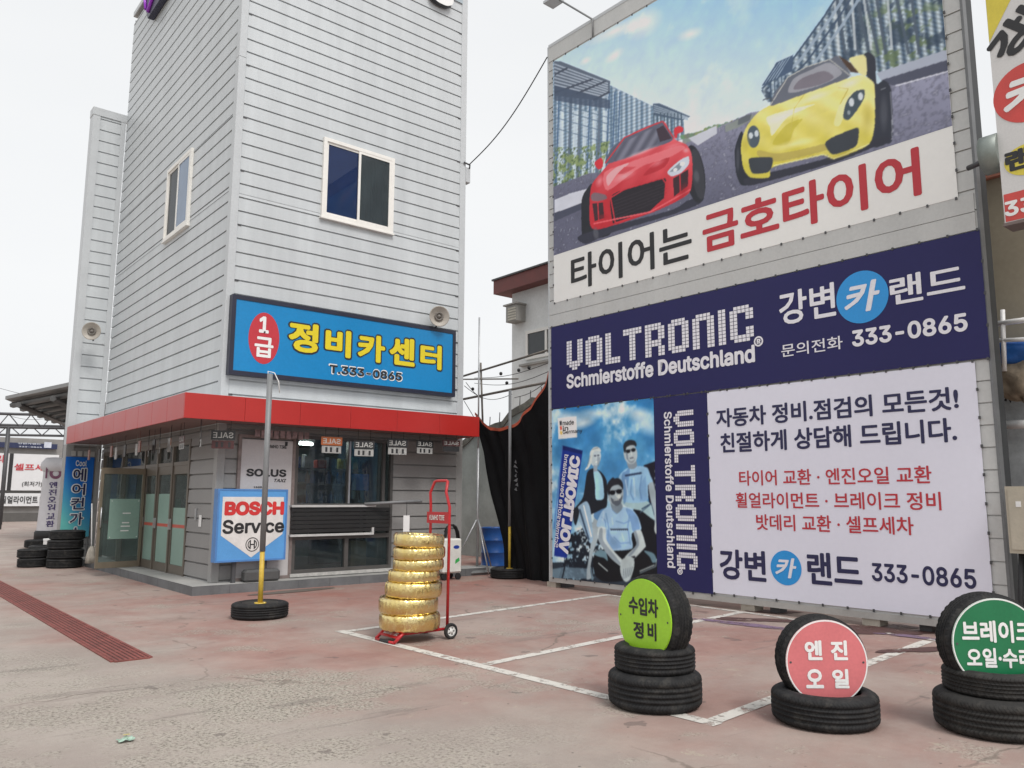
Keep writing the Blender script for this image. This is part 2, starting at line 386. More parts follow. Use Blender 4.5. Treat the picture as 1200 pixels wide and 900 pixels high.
# ------------------------------------------------------------------ ground
def ground_material():
    m = bpy.data.materials.new('yard_concrete'); m.use_nodes = True; t = m.node_tree; N = t.nodes; Lk = t.links; b = N['Principled BSDF']
    tc = N.new('ShaderNodeTexCoord'); pos = tc.outputs['Object']
    def noise(sc, det=6, ro=.6, vec=None, dist=0):
        n = N.new('ShaderNodeTexNoise'); n.inputs['Scale'].default_value = sc; n.inputs['Detail'].default_value = det; n.inputs['Roughness'].default_value = ro
        n.inputs['Distortion'].default_value = dist; Lk.new(vec or pos, n.inputs['Vector']); return n.outputs[0]
    def ramp(x, a, c, lo=0., hi=1., smooth=True):
        r = N.new('ShaderNodeMapRange'); r.interpolation_type = 'SMOOTHSTEP' if smooth else 'LINEAR'
        for i, k in enumerate((a, c, lo, hi)): r.inputs[i+1].default_value = k
        Lk.new(x, r.inputs[0]); return r.outputs[0]
    def math_(op, x, y):
        n = N.new('ShaderNodeMath'); n.operation = op
        for i, k in enumerate((x, y)):
            if isinstance(k, (int, float)): n.inputs[i].default_value = k
            else: Lk.new(k, n.inputs[i])
        return n.outputs[0]
    def mix(f, a, c, mode='MIX'):
        n = N.new('ShaderNodeMix'); n.data_type = 'RGBA'; n.blend_type = mode
        for i, k in ((0, f), (6, a), (7, c)):
            if isinstance(k, (int, float)): n.inputs[i].default_value = k
            elif isinstance(k, tuple): n.inputs[i].default_value = (*k, 1)
            else: Lk.new(k, n.inputs[i])
        return n.outputs[2]
    sep = N.new('ShaderNodeSeparateXYZ'); Lk.new(pos, sep.inputs[0]); X, Y = sep.outputs[0], sep.outputs[1]
    grey = mix(ramp(noise(.7), .35, .65), (.315, .268, .24), (.39, .342, .305))
    red = mix(ramp(noise(.9, 8, .7), .3, .7), (.275, .152, .130), (.36, .232, .200))
    # paint: everywhere right of the drain, worn through where tyres turn and in the driveway
    edge = math_('ADD', X, math_('MULTIPLY', math_('SUBTRACT', noise(.55, 5), .5), 4.0))
    edge = math_('ADD', edge, ramp(Y, 4., 11., -1.2, .9, False))
    right = ramp(edge, 2.0, 3.9)
    wear = ramp(noise(.42, 9, .68, dist=.4), .36, .62, .3, 1.)
    near = ramp(math_('ADD', Y, math_('MULTIPLY', X, .55)), 2.5, 9.5, .62, 1.)
    far = ramp(Y, 16., 25., 1., .2)
    pm = math_('MULTIPLY', math_('MULTIPLY', right, wear), math_('MULTIPLY', near, far))
    c = mix(pm, grey, red)
    # deeper red where it has been protected along the shop plinth
    dx = math_('MULTIPLY', ramp(X, 4., 5.4), ramp(Y, 9.3, 12.6)); c = mix(math_('MULTIPLY', math_('MULTIPLY', dx, far), ramp(noise(.8, 5), .3, .7, .1, .8)), c, (.29, .125, .10))
    # exposed aggregate: broad pitted sheet left of the drain end, and a worn patch in the driveway
    vo = N.new('ShaderNodeTexVoronoi'); vo.inputs['Scale'].default_value = 42; Lk.new(pos, vo.inputs['Vector'])
    agg = ramp(noise(.75, 7, .7), .55, .61)
    va = N.new('ShaderNodeVectorMath'); va.operation = 'DISTANCE'; Lk.new(pos, va.inputs[0]); va.inputs[1].default_value = (2.95, 6.35, 0)
    sp = ramp(math_('ADD', va.outputs['Value'], math_('MULTIPLY', noise(2.0, 8, .75), 2.2)), 1.65, 2.15, 1., 0.)
    left = math_('MULTIPLY', ramp(edge, 1.4, 3.0, 1., 0.), ramp(noise(1.3, 7, .7), .40, .56))
    agm = math_('MAXIMUM', math_('MAXIMUM', math_('MULTIPLY', agg, .6), sp), math_('MULTIPLY', left, .8))
    peb = mix(ramp(noise(38, 5, .75), .40, .56), (.085, .072, .058), (.44, .405, .345))
    peb = mix(ramp(vo.outputs['Distance'], .15, .5), (.40, .37, .32), peb)
    c = mix(math_('MULTIPLY', agm, math_('ADD', .35, math_('MULTIPLY', ramp(noise(15, 6, .8), .38, .55), .6))), c, peb)
    # pale scuffed flakes where the paint has lifted
    fl = ramp(noise(3.2, 10, .78, dist=.6), .60, .635); c = mix(math_('MULTIPLY', fl, math_('MULTIPLY', ramp(Y, 3., 7., 1., .25), .65)), c, (.40, .35, .28))
    # fine grain, broad dirt, tyre-blackened drift
    c = mix(1., c, mix(noise(120, 3), (.86, .86, .86), (1.12, 1.12, 1.12)), 'MULTIPLY')
    c = mix(1., c, mix(noise(1.6, 8, .7), (.84, .83, .82), (1.12, 1.12, 1.12)), 'MULTIPLY')
    c = mix(1., c, mix(noise(11, 6, .7), (.90, .90, .90), (1.08, 1.08, 1.08)), 'MULTIPLY')
    # rubber scuffs and drips
    md = N.new('ShaderNodeMapping'); md.inputs['Rotation'].default_value = (0, 0, .5); md.inputs['Scale'].default_value = (.35, 2.4, 1); Lk.new(pos, md.inputs[0])
    tm = ramp(noise(1.1, 7, .7, md.outputs[0]), .585, .66); c = mix(math_('MULTIPLY', tm, .38), c, (.13, .11, .10))
    dp = ramp(noise(2.6, 3, .5), .685, .70); c = mix(math_('MULTIPLY', dp, .5), c, (.10, .08, .075))
    # scattered grit and specks
    v2 = N.new('ShaderNodeTexVoronoi'); v2.inputs['Scale'].default_value = 7; v2.inputs['Randomness'].default_value = 1; Lk.new(pos, v2.inputs['Vector'])
    spk = math_('MULTIPLY', ramp(v2.outputs['Distance'], .05, .085, 1., 0.), ramp(noise(1.1, 3), .45, .55))
    c = mix(math_('MULTIPLY', spk, .75), c, (.06, .055, .05))
    # hairline cracks
    wv = N.new('ShaderNodeVectorMath'); wv.operation = 'ADD'; nn = N.new('ShaderNodeTexNoise'); nn.inputs['Scale'].default_value = 1.3; nn.inputs['Detail'].default_value = 6
    Lk.new(pos, nn.inputs[0]); Lk.new(pos, wv.inputs[0]); Lk.new(nn.outputs['Color'], wv.inputs[1])
    v3 = N.new('ShaderNodeTexVoronoi'); v3.feature = 'DISTANCE_TO_EDGE'; v3.inputs['Scale'].default_value = .23; Lk.new(wv.outputs[0], v3.inputs['Vector'])
    ck = math_('MULTIPLY', ramp(v3.outputs['Distance'], .001, .006, 1., 0.), ramp(noise(.6, 3), .45, .6)); c = mix(math_('MULTIPLY', ck, .7), c, (.15, .12, .10))
    Lk.new(c, b.inputs['Base Color'])
    Lk.new(ramp(noise(1.2, 6), .3, .7, .62, .86), b.inputs['Roughness']); b.inputs['Specular IOR Level'].default_value = .35
    bp = N.new('ShaderNodeBump'); bp.inputs['Strength'].default_value = .5; bp.inputs['Distance'].default_value = .006
    Lk.new(math_('ADD', noise(70, 5), math_('ADD', math_('MULTIPLY', noise(9, 5), 1.5), math_('MULTIPLY', agm, noise(46, 4, .7)))), bp.inputs['Height']); Lk.new(bp.outputs[0], b.inputs['Normal'])
    return m
m = MB(); m.quad((-900, -60, 0), (900, -60, 0), (900, 1500, 0), (-900, 1500, 0))
tag(m.build('ground', ground_material()), kind='structure')

def worn_paint(name, col, under, amt=.5, sc=5):
    m = bpy.data.materials.new(name); m.use_nodes = True; t = m.node_tree; b = t.nodes['Principled BSDF']; tc = t.nodes.new('ShaderNodeTexCoord')
    o = t.nodes['Material Output']; tr = t.nodes.new('ShaderNodeBsdfTransparent'); mx = t.nodes.new('ShaderNodeMixShader')
    n = t.nodes.new('ShaderNodeTexNoise'); n.inputs['Scale'].default_value = sc; n.inputs['Detail'].default_value = 9; n.inputs['Roughness'].default_value = .75
    t.links.new(tc.outputs['Object'], n.inputs[0]); r = t.nodes.new('ShaderNodeMapRange'); r.inputs[1].default_value = amt-.05; r.inputs[2].default_value = amt+.05
    t.links.new(n.outputs[0], r.inputs[0]); t.links.new(r.outputs[0], mx.inputs[0])
    n2 = t.nodes.new('ShaderNodeTexNoise'); n2.inputs['Scale'].default_value = 2.5; n2.inputs['Detail'].default_value = 8; t.links.new(tc.outputs['Object'], n2.inputs[0])
    cm = t.nodes.new('ShaderNodeMix'); cm.data_type = 'RGBA'; cm.inputs[6].default_value = (*[a*.78 for a in col], 1); cm.inputs[7].default_value = (*col, 1)
    t.links.new(n2.outputs[0], cm.inputs[0]); t.links.new(cm.outputs[2], b.inputs['Base Color']); b.inputs['Roughness'].default_value = .7
    t.links.new(b.outputs[0], mx.inputs[2]); t.links.new(tr.outputs[0], mx.inputs[1])
    mx.inputs[0].default_value = 1; t.links.new(r.outputs[0], mx.inputs[0]); t.links.new(mx.outputs[0], o.inputs[0]); return m
LINE = worn_paint('worn_white_line', (.66, .63, .58), None, .43, 7)
def strip(mb, a, b, w, z=.004):
    a, b = Vector((*a, 0)), Vector((*b, 0)); t = (b-a).normalized(); n = Vector((-t.y, t.x, 0))*w/2
    mb.quad(*[Vector((p.x, p.y, z)) for p in (a-n, b-n, b+n, a+n)])
m = MB()
strip(m, (4.73, 8.80), (4.86, 3.56), .125)
for a, b in (((4.80, 8.70), (9.80, 9.30)), ((4.87, 6.19), (9.80, 6.74)), ((4.93, 3.64), (9.46, 4.10))): strip(m, a, b, .12, .0045)
strip(m, (9.82, 9.35), (9.83, 6.7), .10, .005); strip(m, (9.83, 6.7), (9.56, 3.9), .10, .0055)
tag(m.build('parking_lines', LINE), kind='structure')
m = MB(); strip(m, (1.2, 19.0), (2.75, 19.25), .16)
tag(m.build('yellow_line', worn_paint('worn_yellow', (.50, .40, .17), None, .42)), kind='structure')
def blot(mb, c, rx, ry, ang, seed, z=.006, rough=.35):
    rnd = random.Random(seed); n = 48; ph = [(rnd.uniform(0, 6.28), rnd.uniform(.3, 1)*rough/(k+1)) for k in range(7)]
    ps = []
    for i in range(n):
        t = 2*math.pi*i/n; q = 1+sum(a*math.sin((k+2)*t+p) for k, (p, a) in enumerate(ph))
        x, y = rx*q*math.cos(t), ry*q*math.sin(t); ps.append((c[0]+x*math.cos(ang)-y*math.sin(ang), c[1]+x*math.sin(ang)+y*math.cos(ang), z))
    mb.poly(ps)
def gx(x, y): p = G(x, y); return (p.x, p.y)
m = MB()
for i, (x, y, rx, ry) in enumerate(((905, 717, .42, .16), (893, 727, .5, .18), (1035, 741, .7, .2), (1010, 735, .6, .25), (1075, 762, .45, .12))): blot(m, gx(x, y), rx, ry, 1.9+.2*i, i, .0062+.0002*i)
tag(m.build('oil_stain', worn_paint('dark_oil', (.10, .045, .04), None, .44, 3)), kind='structure')
m = MB(); blot(m, gx(880, 733), .75, .13, 1.75, 11, .0075); blot(m, gx(1085, 748), .5, .10, 1.9, 12, .0078)
tag(m.build('purple_stain', worn_paint('purple_spill', (.20, .13, .20), None, .45, 3)), kind='structure')
m = MB(); blot(m, gx(345, 693), .75, .18, .1, 21, .0065, .1)
tag(m.build('ground_patch', worn_paint('dark_patch', (.15, .125, .105), None, .36, 4)), kind='structure')

# long iron drain grate
g0 = thing('drain_grate', 'long rusty red slotted drain grate set in the concrete at left', 'drain grate', (2.37, 12.5, 0))
RUST = M('rust_red', (.20, .055, .045), .7, var=.35, scale=5, bump=.3)
m = MB(); a, b, c2 = gx(0, 690), gx(175, 770), gx(135, 776)
x0, x1, y1 = 2.20, 2.52, 8.5; y0 = 19.5
m.box(x0-.03, x0, y1, y0, -.02, .012); m.box(x1, x1+.03, y1, y0, -.02, .012); m.box(x0, x1, y1-.03, y1, -.02, .012)
m.build('frame', RUST, g0)
m = MB()
for i in range(7): xx = x0+(i+.5)*(x1-x0)/7; m.box(xx-.014, xx+.014, y1, y0, -.01, .010)
for i in range(11): yy = y1+.5+i; m.box(x0, x1, yy-.012, yy+.012, -.012, .0085)
m.build('bars', RUST, g0)
m = MB(); m.quad((x0, y1, .0045), (x1, y1, .0045), (x1, y0, .0045), (x0, y0, .0045)); m.build('channel', M('drain_dirt', (.07, .03, .027), .9), g0)

# ------------------------------------------------------------------ the tower-like garage office
XR, ZT = 10.115, 14.15
T = thing('garage_office', 'tall light grey clad workshop tower with red canopy over glazed ground floor', 'building', (XL, YF, 0))
ST = FRONT.at(345, 512), FRONT.at(458, 670)
SU0, SU1, SZ0, SZ1 = 6.37, 8.43, .22, 2.68           # shop window opening
DY0, DY1, DZ1 = 15.08, 21.3, 2.62                    # glazed side of the ground floor
m = MB(); siding(m, FRONT, XL+.115, XR-.14, 2.80, ZT-.2, zref=8.656, holes=[(6.75, 8.205, 6.96, 8.43)]); m.build('front_wall', CLAD, T)
m = MB(); siding(m, LEFT, -YB, -YF-.135, 2.80, ZT-.2, pitch=.272, zref=8.712, holes=[(-17.46, -16.05, 7.02, 8.49)]); m.build('side_wall', CLAD, T)
m = MB(); siding(m, FRONT, XL+.115, XR-.14, .146, 2.80, holes=[(SU0, SU1, SZ0, SZ1)], zref=.416-.2545, lap=.01); m.build('lower_front_wall', CLADSHADE, T)
m = MB(); siding(m, LEFT, -YB, -YF-.135, .146, 2.80, holes=[(-DY1, -DY0, .1, DZ1)], zref=.416-.2545, lap=.01); m.build('lower_side_wall', CLADSHADE, T)
for z0, z1, mt in ((.146, 2.80, TRIMSHADE), (2.80, 9.55, TRIM), (9.553, ZT, TRIM)):
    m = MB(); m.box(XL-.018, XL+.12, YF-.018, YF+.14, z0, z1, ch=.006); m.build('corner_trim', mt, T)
for z0, z1, mt in ((.146, 2.80, TRIMSHADE), (2.80, 8.9, TRIM), (8.903, ZT, TRIM)):
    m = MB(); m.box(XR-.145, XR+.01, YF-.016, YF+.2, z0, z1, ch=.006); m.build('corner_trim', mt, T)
m = MB(); m.box(XR-.06, XR, YF+.2, YB, .146, ZT); m.box(XL+.02, XR, YB-.03, YB+.01, 2.8, ZT-.1); m.build('rear_walls', CLAD, T)
m = MB(); m.box(XL-.03, XR+.03, YF-.03, YB+.03, ZT, ZT+.14, ch=.01); m.build('coping', TRIM, T)
# bluish flat band near the top of the front, and the dark board fixings
zb = FRONT.at(480, 22)[1]
m = MB(); m.slab(FRONT, XL+.12, XR-.145, 12.71, 12.95, 0, .03); m.build('flat_band', M('band_blue_grey', (.36, .42, .46), .45), T)
m = MB(True)
for z in np.arange(3.31, 13.5, .2545*4): m.slab(FRONT, XL+.125, XL+.19, 8.656+round((z-8.656)/.2545)*.2545-.004, 8.656+round((z-8.656)/.2545)*.2545+.022, -.005, .012)
for z in np.arange(3.82, 13.5, .2545*4): m.slab(FRONT, XR-.22, XR-.15, 8.656+round((z-8.656)/.2545)*.2545-.004, 8.656+round((z-8.656)/.2545)*.2545+.022, -.005, .012)
m.build('board_clip', DARKSTEEL, T, True)
# set-back stair fin at the far left
FIN = Plane((0, YB, 0), (1, 0, 0), (0, -1, 0)); X0F = 4.175; ZF = 11.36
m = MB(); siding(m, FIN, X0F+.17, XL-.02, 2.8, ZF-.2, zref=8.656+.1, pitch=.29); m.build('fin_wall', CLAD, T)
m = MB(); siding(m, FIN, X0F+.17, XL-.02, .146, 2.8, zref=.416, pitch=.29); m.build('fin_wall', CLADSHADE, T)
for z0, z1, mt in ((.146, 2.8, TRIMSHADE), (2.8, ZF-.2, TRIM)):
    m = MB(); m.box(X0F, X0F+.17, YB-.02, YB+.3, z0, z1); m.box(XL-.135, XL-.02, YB-.022, YB-.005, z0, z1); m.build('fin_trim', mt, T)
m = MB(); m.box(X0F-.01, XL, YB-.03, YB+.31, ZF-.2, ZF); m.build('fin_coping', TRIM, T)
# plinth
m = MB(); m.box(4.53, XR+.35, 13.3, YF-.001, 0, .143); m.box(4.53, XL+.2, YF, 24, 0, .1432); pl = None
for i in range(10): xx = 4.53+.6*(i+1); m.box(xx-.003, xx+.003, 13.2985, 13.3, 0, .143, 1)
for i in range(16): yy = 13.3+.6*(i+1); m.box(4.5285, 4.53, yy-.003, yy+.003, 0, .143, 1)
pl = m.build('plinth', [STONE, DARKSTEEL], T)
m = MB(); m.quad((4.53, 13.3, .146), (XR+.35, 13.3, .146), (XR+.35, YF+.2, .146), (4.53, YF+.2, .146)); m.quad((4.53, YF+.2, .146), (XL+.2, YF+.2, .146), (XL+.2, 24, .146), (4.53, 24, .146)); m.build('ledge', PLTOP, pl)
# canopy: red metal cassettes
XC, YC, XCR, YCB = 4.13, 12.97, 10.0, 21.35
def cz(z): return z
can = MB(); can.box(XC+.04, XCR-.02, YC+.04, YF-.025, 2.90, 3.17); can.box(XC+.04, XL-.025, YF-.025, YCB-.02, 2.90, 3.1702)
canopy = can.build('canopy', SOFFIT, T)
m = MB(); n = 6; w = (XCR-XC)/n
for i in range(n): m.box(XC+i*w+(.0 if i == 0 else .002), XC+(i+1)*w-(.002 if i < n-1 else 0), YC, YC+.035, 2.795, 3.20, ch=.003)
n = 10; w = (YCB-YC-.036)/n
for i in range(n): y0 = YC+.036+i*w; m.box(XC, XC+.035, y0+.003, y0+w-.003, 2.795, 3.20, ch=.003)
m.box(XCR-.035, XCR, YC+.036, YF-.03, 2.795, 3.2)
m.build('fascia_panel', RED, canopy)
m = MB(); m.box(XC+.036, XCR-.036, YC+.036, YF-.03, 2.81, 2.83); m.box(XC+.036, XL-.03, YF-.03, YCB, 2.81, 2.8302); m.build('soffit', SOFFIT, canopy)
m = MB(); m.box(XC+.036, XCR-.036, YC+.036, YF-.02, 3.185, 3.205); m.box(XC+.036, XL-.02, YF-.02, YCB, 3.185, 3.2052); m.build('flashing', TRIM, canopy)

# upper windows
def upper_window(P, u0, u1, v0, v1, flip):
    m = MB(); m.frame(P, u0, u1, v0, v1, .07, -.02, .055); w = m.build('window', WHITEPVC, T)
    mid = (u0+u1)/2
    m = MB(); a, b = ((u0+.07, mid+.03), (mid-.03, u1-.07)); m.frame(P, *a, v0+.07, v1-.07, .045, .008, .028); m.frame(P, *b, v0+.07, v1-.07, .05, .029, .050); m.build('sash', WHITEPVC, w)
    m = MB(); D_ = -.9; q0, q1, h0, h1 = u0+.06, u1-.06, v0+.06, v1-.06; W_ = P.w
    m.quad(W_(q0, h0, D_), W_(q1, h0, D_), W_(q1, h1, D_), W_(q0, h1, D_)); m.quad(W_(q0, h0, 0), W_(q0, h0, D_), W_(q0, h1, D_), W_(q0, h1, 0)); m.quad(W_(q1, h0, D_), W_(q1, h0, 0), W_(q1, h1, 0), W_(q1, h1, D_)); m.quad(W_(q0, h1, D_), W_(q1, h1, D_), W_(q1, h1, 0), W_(q0, h1, 0)); m.quad(W_(q0, h0, 0), W_(q1, h0, 0), W_(q1, h0, D_), W_(q0, h0, D_)); m.build('reveal', M('reflection_recess', (.10, .12, .16), .8, var=.3), w)  # blue-grey recess colour stands in for the reflection in the panes
    m = MB(); nf = 26; ca, cb = (q0+.02, q0+(q1-q0)*.30) if flip else (q1-(q1-q0)*.46, q1-.02)
    for i in range(nf): t0, t1 = ca+(cb-ca)*i/nf, ca+(cb-ca)*(i+1)/nf; o0, o1 = -.22+.03*math.sin(i*1.9), -.22+.03*math.sin(i*1.9+1.9); m.quad(W_(t0, h0+.02, o0), W_(t1, h0+.02, o1), W_(t1, h1-.02, o1), W_(t0, h1-.02, o0))
    m.build('added_curtain', M('added_curtain_grey', (.42, .48, .50), .8, var=.15), w)  # pleated sheet added behind the pane to lighten that sash
    l, r = (BLUEGLASS, GREYGLASS) if not flip else (GREYGLASS, PALEGLASS)
    m = MB(); m.slab(P, a[0]+.045, a[1]-.045, v0+.115, v1-.115, .010, .014); m.build('pane', l, w)
    m = MB(); m.slab(P, b[0]+.05, b[1]-.05, v0+.12, v1-.12, .030, .036); m.build('pane', r, w)
    m = MB(); m.slab(P, u0-.02, u1+.02, v0-.03, v0, -.02, .075); m.build('sill', WHITEPVC, w)
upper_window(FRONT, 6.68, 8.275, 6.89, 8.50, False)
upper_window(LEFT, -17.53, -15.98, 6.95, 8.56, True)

# shop window: frames, mullion, transoms and panes
m = MB(); m.frame(FRONT, SU0, SU1, SZ0, SZ1, .06, -.10, .02)
for z0, z1 in ((.80, .88), (1.37, 1.45)): m.slab(FRONT, SU0+.06, SU1-.06, z0, z1, -.08, .01)
m.slab(FRONT, 7.44, 7.50, 1.45, SZ1-.06, -.085, .012); m.slab(FRONT, 7.42, 7.50, SZ0+.06, .80, -.085, .012); m.slab(FRONT, 8.20, 8.26, 1.45, SZ1-.06, -.085, .008)
sw = m.build('shop_window', DARKFR, T)
for a, b, c, d in ((SU0+.06, 7.44, 1.45, SZ1-.06), (7.50, 8.20, 1.45, SZ1-.06), (8.26, SU1-.06, 1.45, SZ1-.06), (SU0+.06, 7.42, SZ0+.06, .80), (7.50, SU1-.06, SZ0+.06, .80)):
    m = MB(); m.slab(FRONT, a, b, c, d, -.05, -.044); m.build('pane', WINGLASS, sw)
m = MB(); m.slab(FRONT, 7.455, 7.485, 1.45, SZ1-.06, .013, .03); m.build('mullion_cap', STEEL, sw)
m = MB(); m.slab(FRONT, SU0-.05, SU1+.06, .16, .215, 0, .10); m.build('sill', M('sill_pale', (.42, .41, .39), .7, var=.3, scale=9), sw)
# room behind the glass
m = MB(); XA, XB2, YA, YB2 = XL+.25, XR-.2, YF+.12, 18.5
m.quad((XA, YB2, .15), (XB2, YB2, .15), (XB2, YB2, 2.78), (XA, YB2, 2.78)); m.quad((XB2, YA, .15), (XB2, YB2, .15), (XB2, YB2, 2.78), (XB2, YA, 2.78)); m.quad((XA, YA, 2.76), (XB2, YA, 2.76), (XB2, YB2, 2.76), (XA, YB2, 2.76))
m.quad((XA, 21.3, .15), (XA+3, 21.3, .15), (XA+3, 21.3, 2.78), (XA, 21.3, 2.78)); m.quad((XA, 18.5, 2.77), (XA+3, 18.5, 2.77), (XA+3, 21.3, 2.77), (XA, 21.3, 2.77)); m.quad((XA+3, 18.5, .15), (XA+3, 21.3, .15), (XA+3, 21.3, 2.78), (XA+3, 18.5, 2.78))
m.build('interior_wall', ROOM, T)
m = MB(); m.quad((XL+.05, YF+.1, .148), (XB2, YF+.1, .148), (XB2, 21.4, .148), (XL+.05, 21.4, .148)); m.build('interior_floor', ROOMF, T)

# glazed side: three bronze panels, then the open leaf and the fixed glass behind
gl = MB(); gl.slab(LEFT, -DY1, -DY0, DZ1-.10, DZ1, -.08, .015); gl.slab(LEFT, -DY1, -DY0, 2.15, 2.22, -.07, .008)
for y in (DY0+.03, 16.06, 17.0, 17.86, 19.6, 21.25): gl.slab(LEFT, -y-.035, -y+.035, .15, DZ1-.10, -.085, .02)
side = gl.build('glazed_front', BRONZE, T)
for y0, y1 in ((DY0+.065, 16.025), (16.095, 16.965), (17.035, 17.825)):
    m = MB(); m.frame(LEFT, -y1, -y0, .15, 2.15, .06, -.05, -.005, tb=.16); d = m.build('door_panel', BRONZE, T)
    m = MB(); m.slab(LEFT, -y1+.06, -y0-.06, .31, 2.0, -.032, -.026); m.build('glass', CLEARGL, d)
    if y0 > 16: ztop = 1.62
    else: ztop = 1.0
    m = MB(); m.slab(LEFT, -y1+.062, -y0-.062, .312, .99, -.0255, -.0235); m.slab(LEFT, -y1+.062, -y0-.062, 1.05, 1.62 if y0 > 15.5 else 1.36, -.0255, -.0235); m.build('frosted_film', FROST, d)
    m = MB(); m.slab(LEFT, -y1+.062, -y0-.062, .99, 1.05, -.0255, -.0225); m.build('red_band', M('red_band', (.50, .09, .06), .45), d)
    m = MB(); m.slab(LEFT, -y1+.02, -y1+.045, .95, 1.15, 0, .05); m.build('handle', STEEL, d)
    m = MB(); m.slab(LEFT, -y1, -y0, 2.23, DZ1-.11, -.04, -.034); m.build('transom_pane', CLEARGL, d)
for y0, y1 in ((17.9, 19.56), (19.64, 21.2)):
    m = MB(); m.slab(LEFT, -y1, -y0, 2.23, DZ1-.11, -.04, -.034); 
    if y0 > 19: m.slab(LEFT, -y1, -y0, .2, 2.14, -.04, -.034)
    m.build('pane', CLEARGL, side)
LEAF = Plane((4.10, 17.70, 0), (.86, .10, 0), (.10, -.86, 0)); LWD = .866
m = MB(); m.frame(LEAF, 0, LWD, .155, 2.14, .05, -.022, .022, tb=.12); leaf = m.build('open_door', GOLDFR, T)
m = MB(); m.slab(LEAF, .05, LWD-.05, .275, 2.02, -.005, .003); m.build('glass', CLEARGL, leaf)
m = MB(); m.slab(LEAF, .20, LWD-.075, .72, 1.52, .004, .012); st = m.build('frosted_sheet', FROST, leaf)
m = MB()
for z, a, b in ((1.22, .46, .62), (1.03, .46, .60), (.96, .44, .62), (.87, .44, .60)): m.slab(LEAF, a, b, z, z+.022, .0125, .014)
for u in (.23, LWD-.11):
    for z in (.75, 1.47): m.slab(LEAF, u, u+.016, z, z+.016, .0125, .02)
m.build('sticker_marks', WHITE, leaf)
m = MB(); m.tube([LEAF.w(.035, .95, .05), LEAF.w(.035, 1.35, .05)], .014, 8); m.build('handle', STEEL, leaf)
m = MB(); m.box(XL-.03, XL, 14.55, 14.62, 1.16, 1.36); m.build('hook_plate', STEEL, T)
m = MB(); m.slab(LEFT, -14.42, -14.30, 1.05, 1.25, .012, .02); m.build('notice', WHITE, T)

IP = Plane((5.55, 0, 0), (0, -1, 0), (-1, 0, 0))
for (x0, y0, x1, y1), mt, lb in (((131, 552, 141, 588), M('poster_pale', (.55, .58, .60), .5, var=.25, scale=9), 'pale notice hung inside behind the open glass door'), ((142, 556, 158, 586), M('poster_blue', (.06, .14, .30), .5, var=.4, scale=7), 'blue poster hung inside behind the open glass door'), ((124, 638, 134, 660), M('poster_violet', (.20, .22, .52), .5), 'violet carton standing inside low behind the open glass door')):
    a = IP.at(x0, y0); b = IP.at(x1, y1); m = MB(); m.slab(IP, a[0], b[0], max(.15, b[1]), a[1], -.02, 0); tag(m.build('indoor_poster', mt), lb, 'poster')

# ------------------------------------------------------------------ things on the tower
def lightbox(name, label, cat, P, u0, u1, v0, v1, o0, o1, frm, t, fm, bm):
    r = thing(name, label, cat, P.w((u0+u1)/2, v0, 0)); m = MB(); m.slab(P, u0+t, u1-t, v0+t, v1-t, o0, o1-.012); m.build('face', bm, r)
    m = MB(); m.frame(P, u0, u1, v0, v1, t, o0, o1); m.build('frame', fm, r); return r
BS = FRONT.shift(.15)
bs = lightbox('fascia_sign', 'blue lit-box sign with yellow Korean lettering and red oval above the canopy', 'sign', FRONT, 5.02, 9.815, 3.655, 5.065, .01, .15, None, .075, M('navy_frame', (.018, .02, .04), .4), M('sign_blue', (.004, .215, .50), .35, var=.05, scale=1.2))
E_ = BS.at(309.5, 396); m = MB(); n = 48
e0 = BS.at(291.5, 393)[0]; e1 = BS.at(327.5, 398)[0]; z1 = BS.at(309, 366)[1]; z0 = BS.at(309, 426.5)[1]
m.poly([BS.w((e0+e1)/2+(e1-e0)/2*math.cos(6.2832*k/n), (z0+z1)/2+(z1-z0)/2*math.sin(6.2832*k/n), -.009) for k in range(n)]); m.build('red_oval', REDINK, bs)
m = MB(); put_text(m, '1', BS, pxbox(BS, 304.5, 370, 315, 391), -.006, .03); put_text(m, '급', BS, pxbox(BS, 299, 393.5, 320, 420), -.006, .03); m.build('lettering', WHITE, bs)
YI, KO = M('yellow_ink', (.72, .58, .02), .4, var=.03), BLACKINK
m = MB(); d = MB()
for ch, (a, b, c, e) in zip('정비카센터', ((339, 375.5, 372.5, 415), (382, 384, 411, 420), (420, 390, 451, 426), (457, 393.5, 486, 430), (493, 402, 517.5, 434))):
    bx = pxbox(BS, a, b, c, e); put_text(m, ch, BS, bx, -.004, .042); g_ = .032; put_text(d, ch, BS, (bx[0]-g_, bx[1]-g_, bx[2]+g_, bx[3]+g_), -.008, .072)
m.build('lettering', YI, bs); d.build('letter_outline', KO, bs)
m = MB(); d = MB(); bx = pxbox(BS, 386.5, 427, 471, 446.5)
put_text(m, 'T.333-0865', BS, bx, -.004, .03); put_text(d, 'T.333-0865', BS, (bx[0]-.02, bx[1]-.02, bx[2]+.02, bx[3]+.02), -.008, .045); m.build('phone_number', BLACKINK, bs); d.build('number_outline', WHITE, bs)

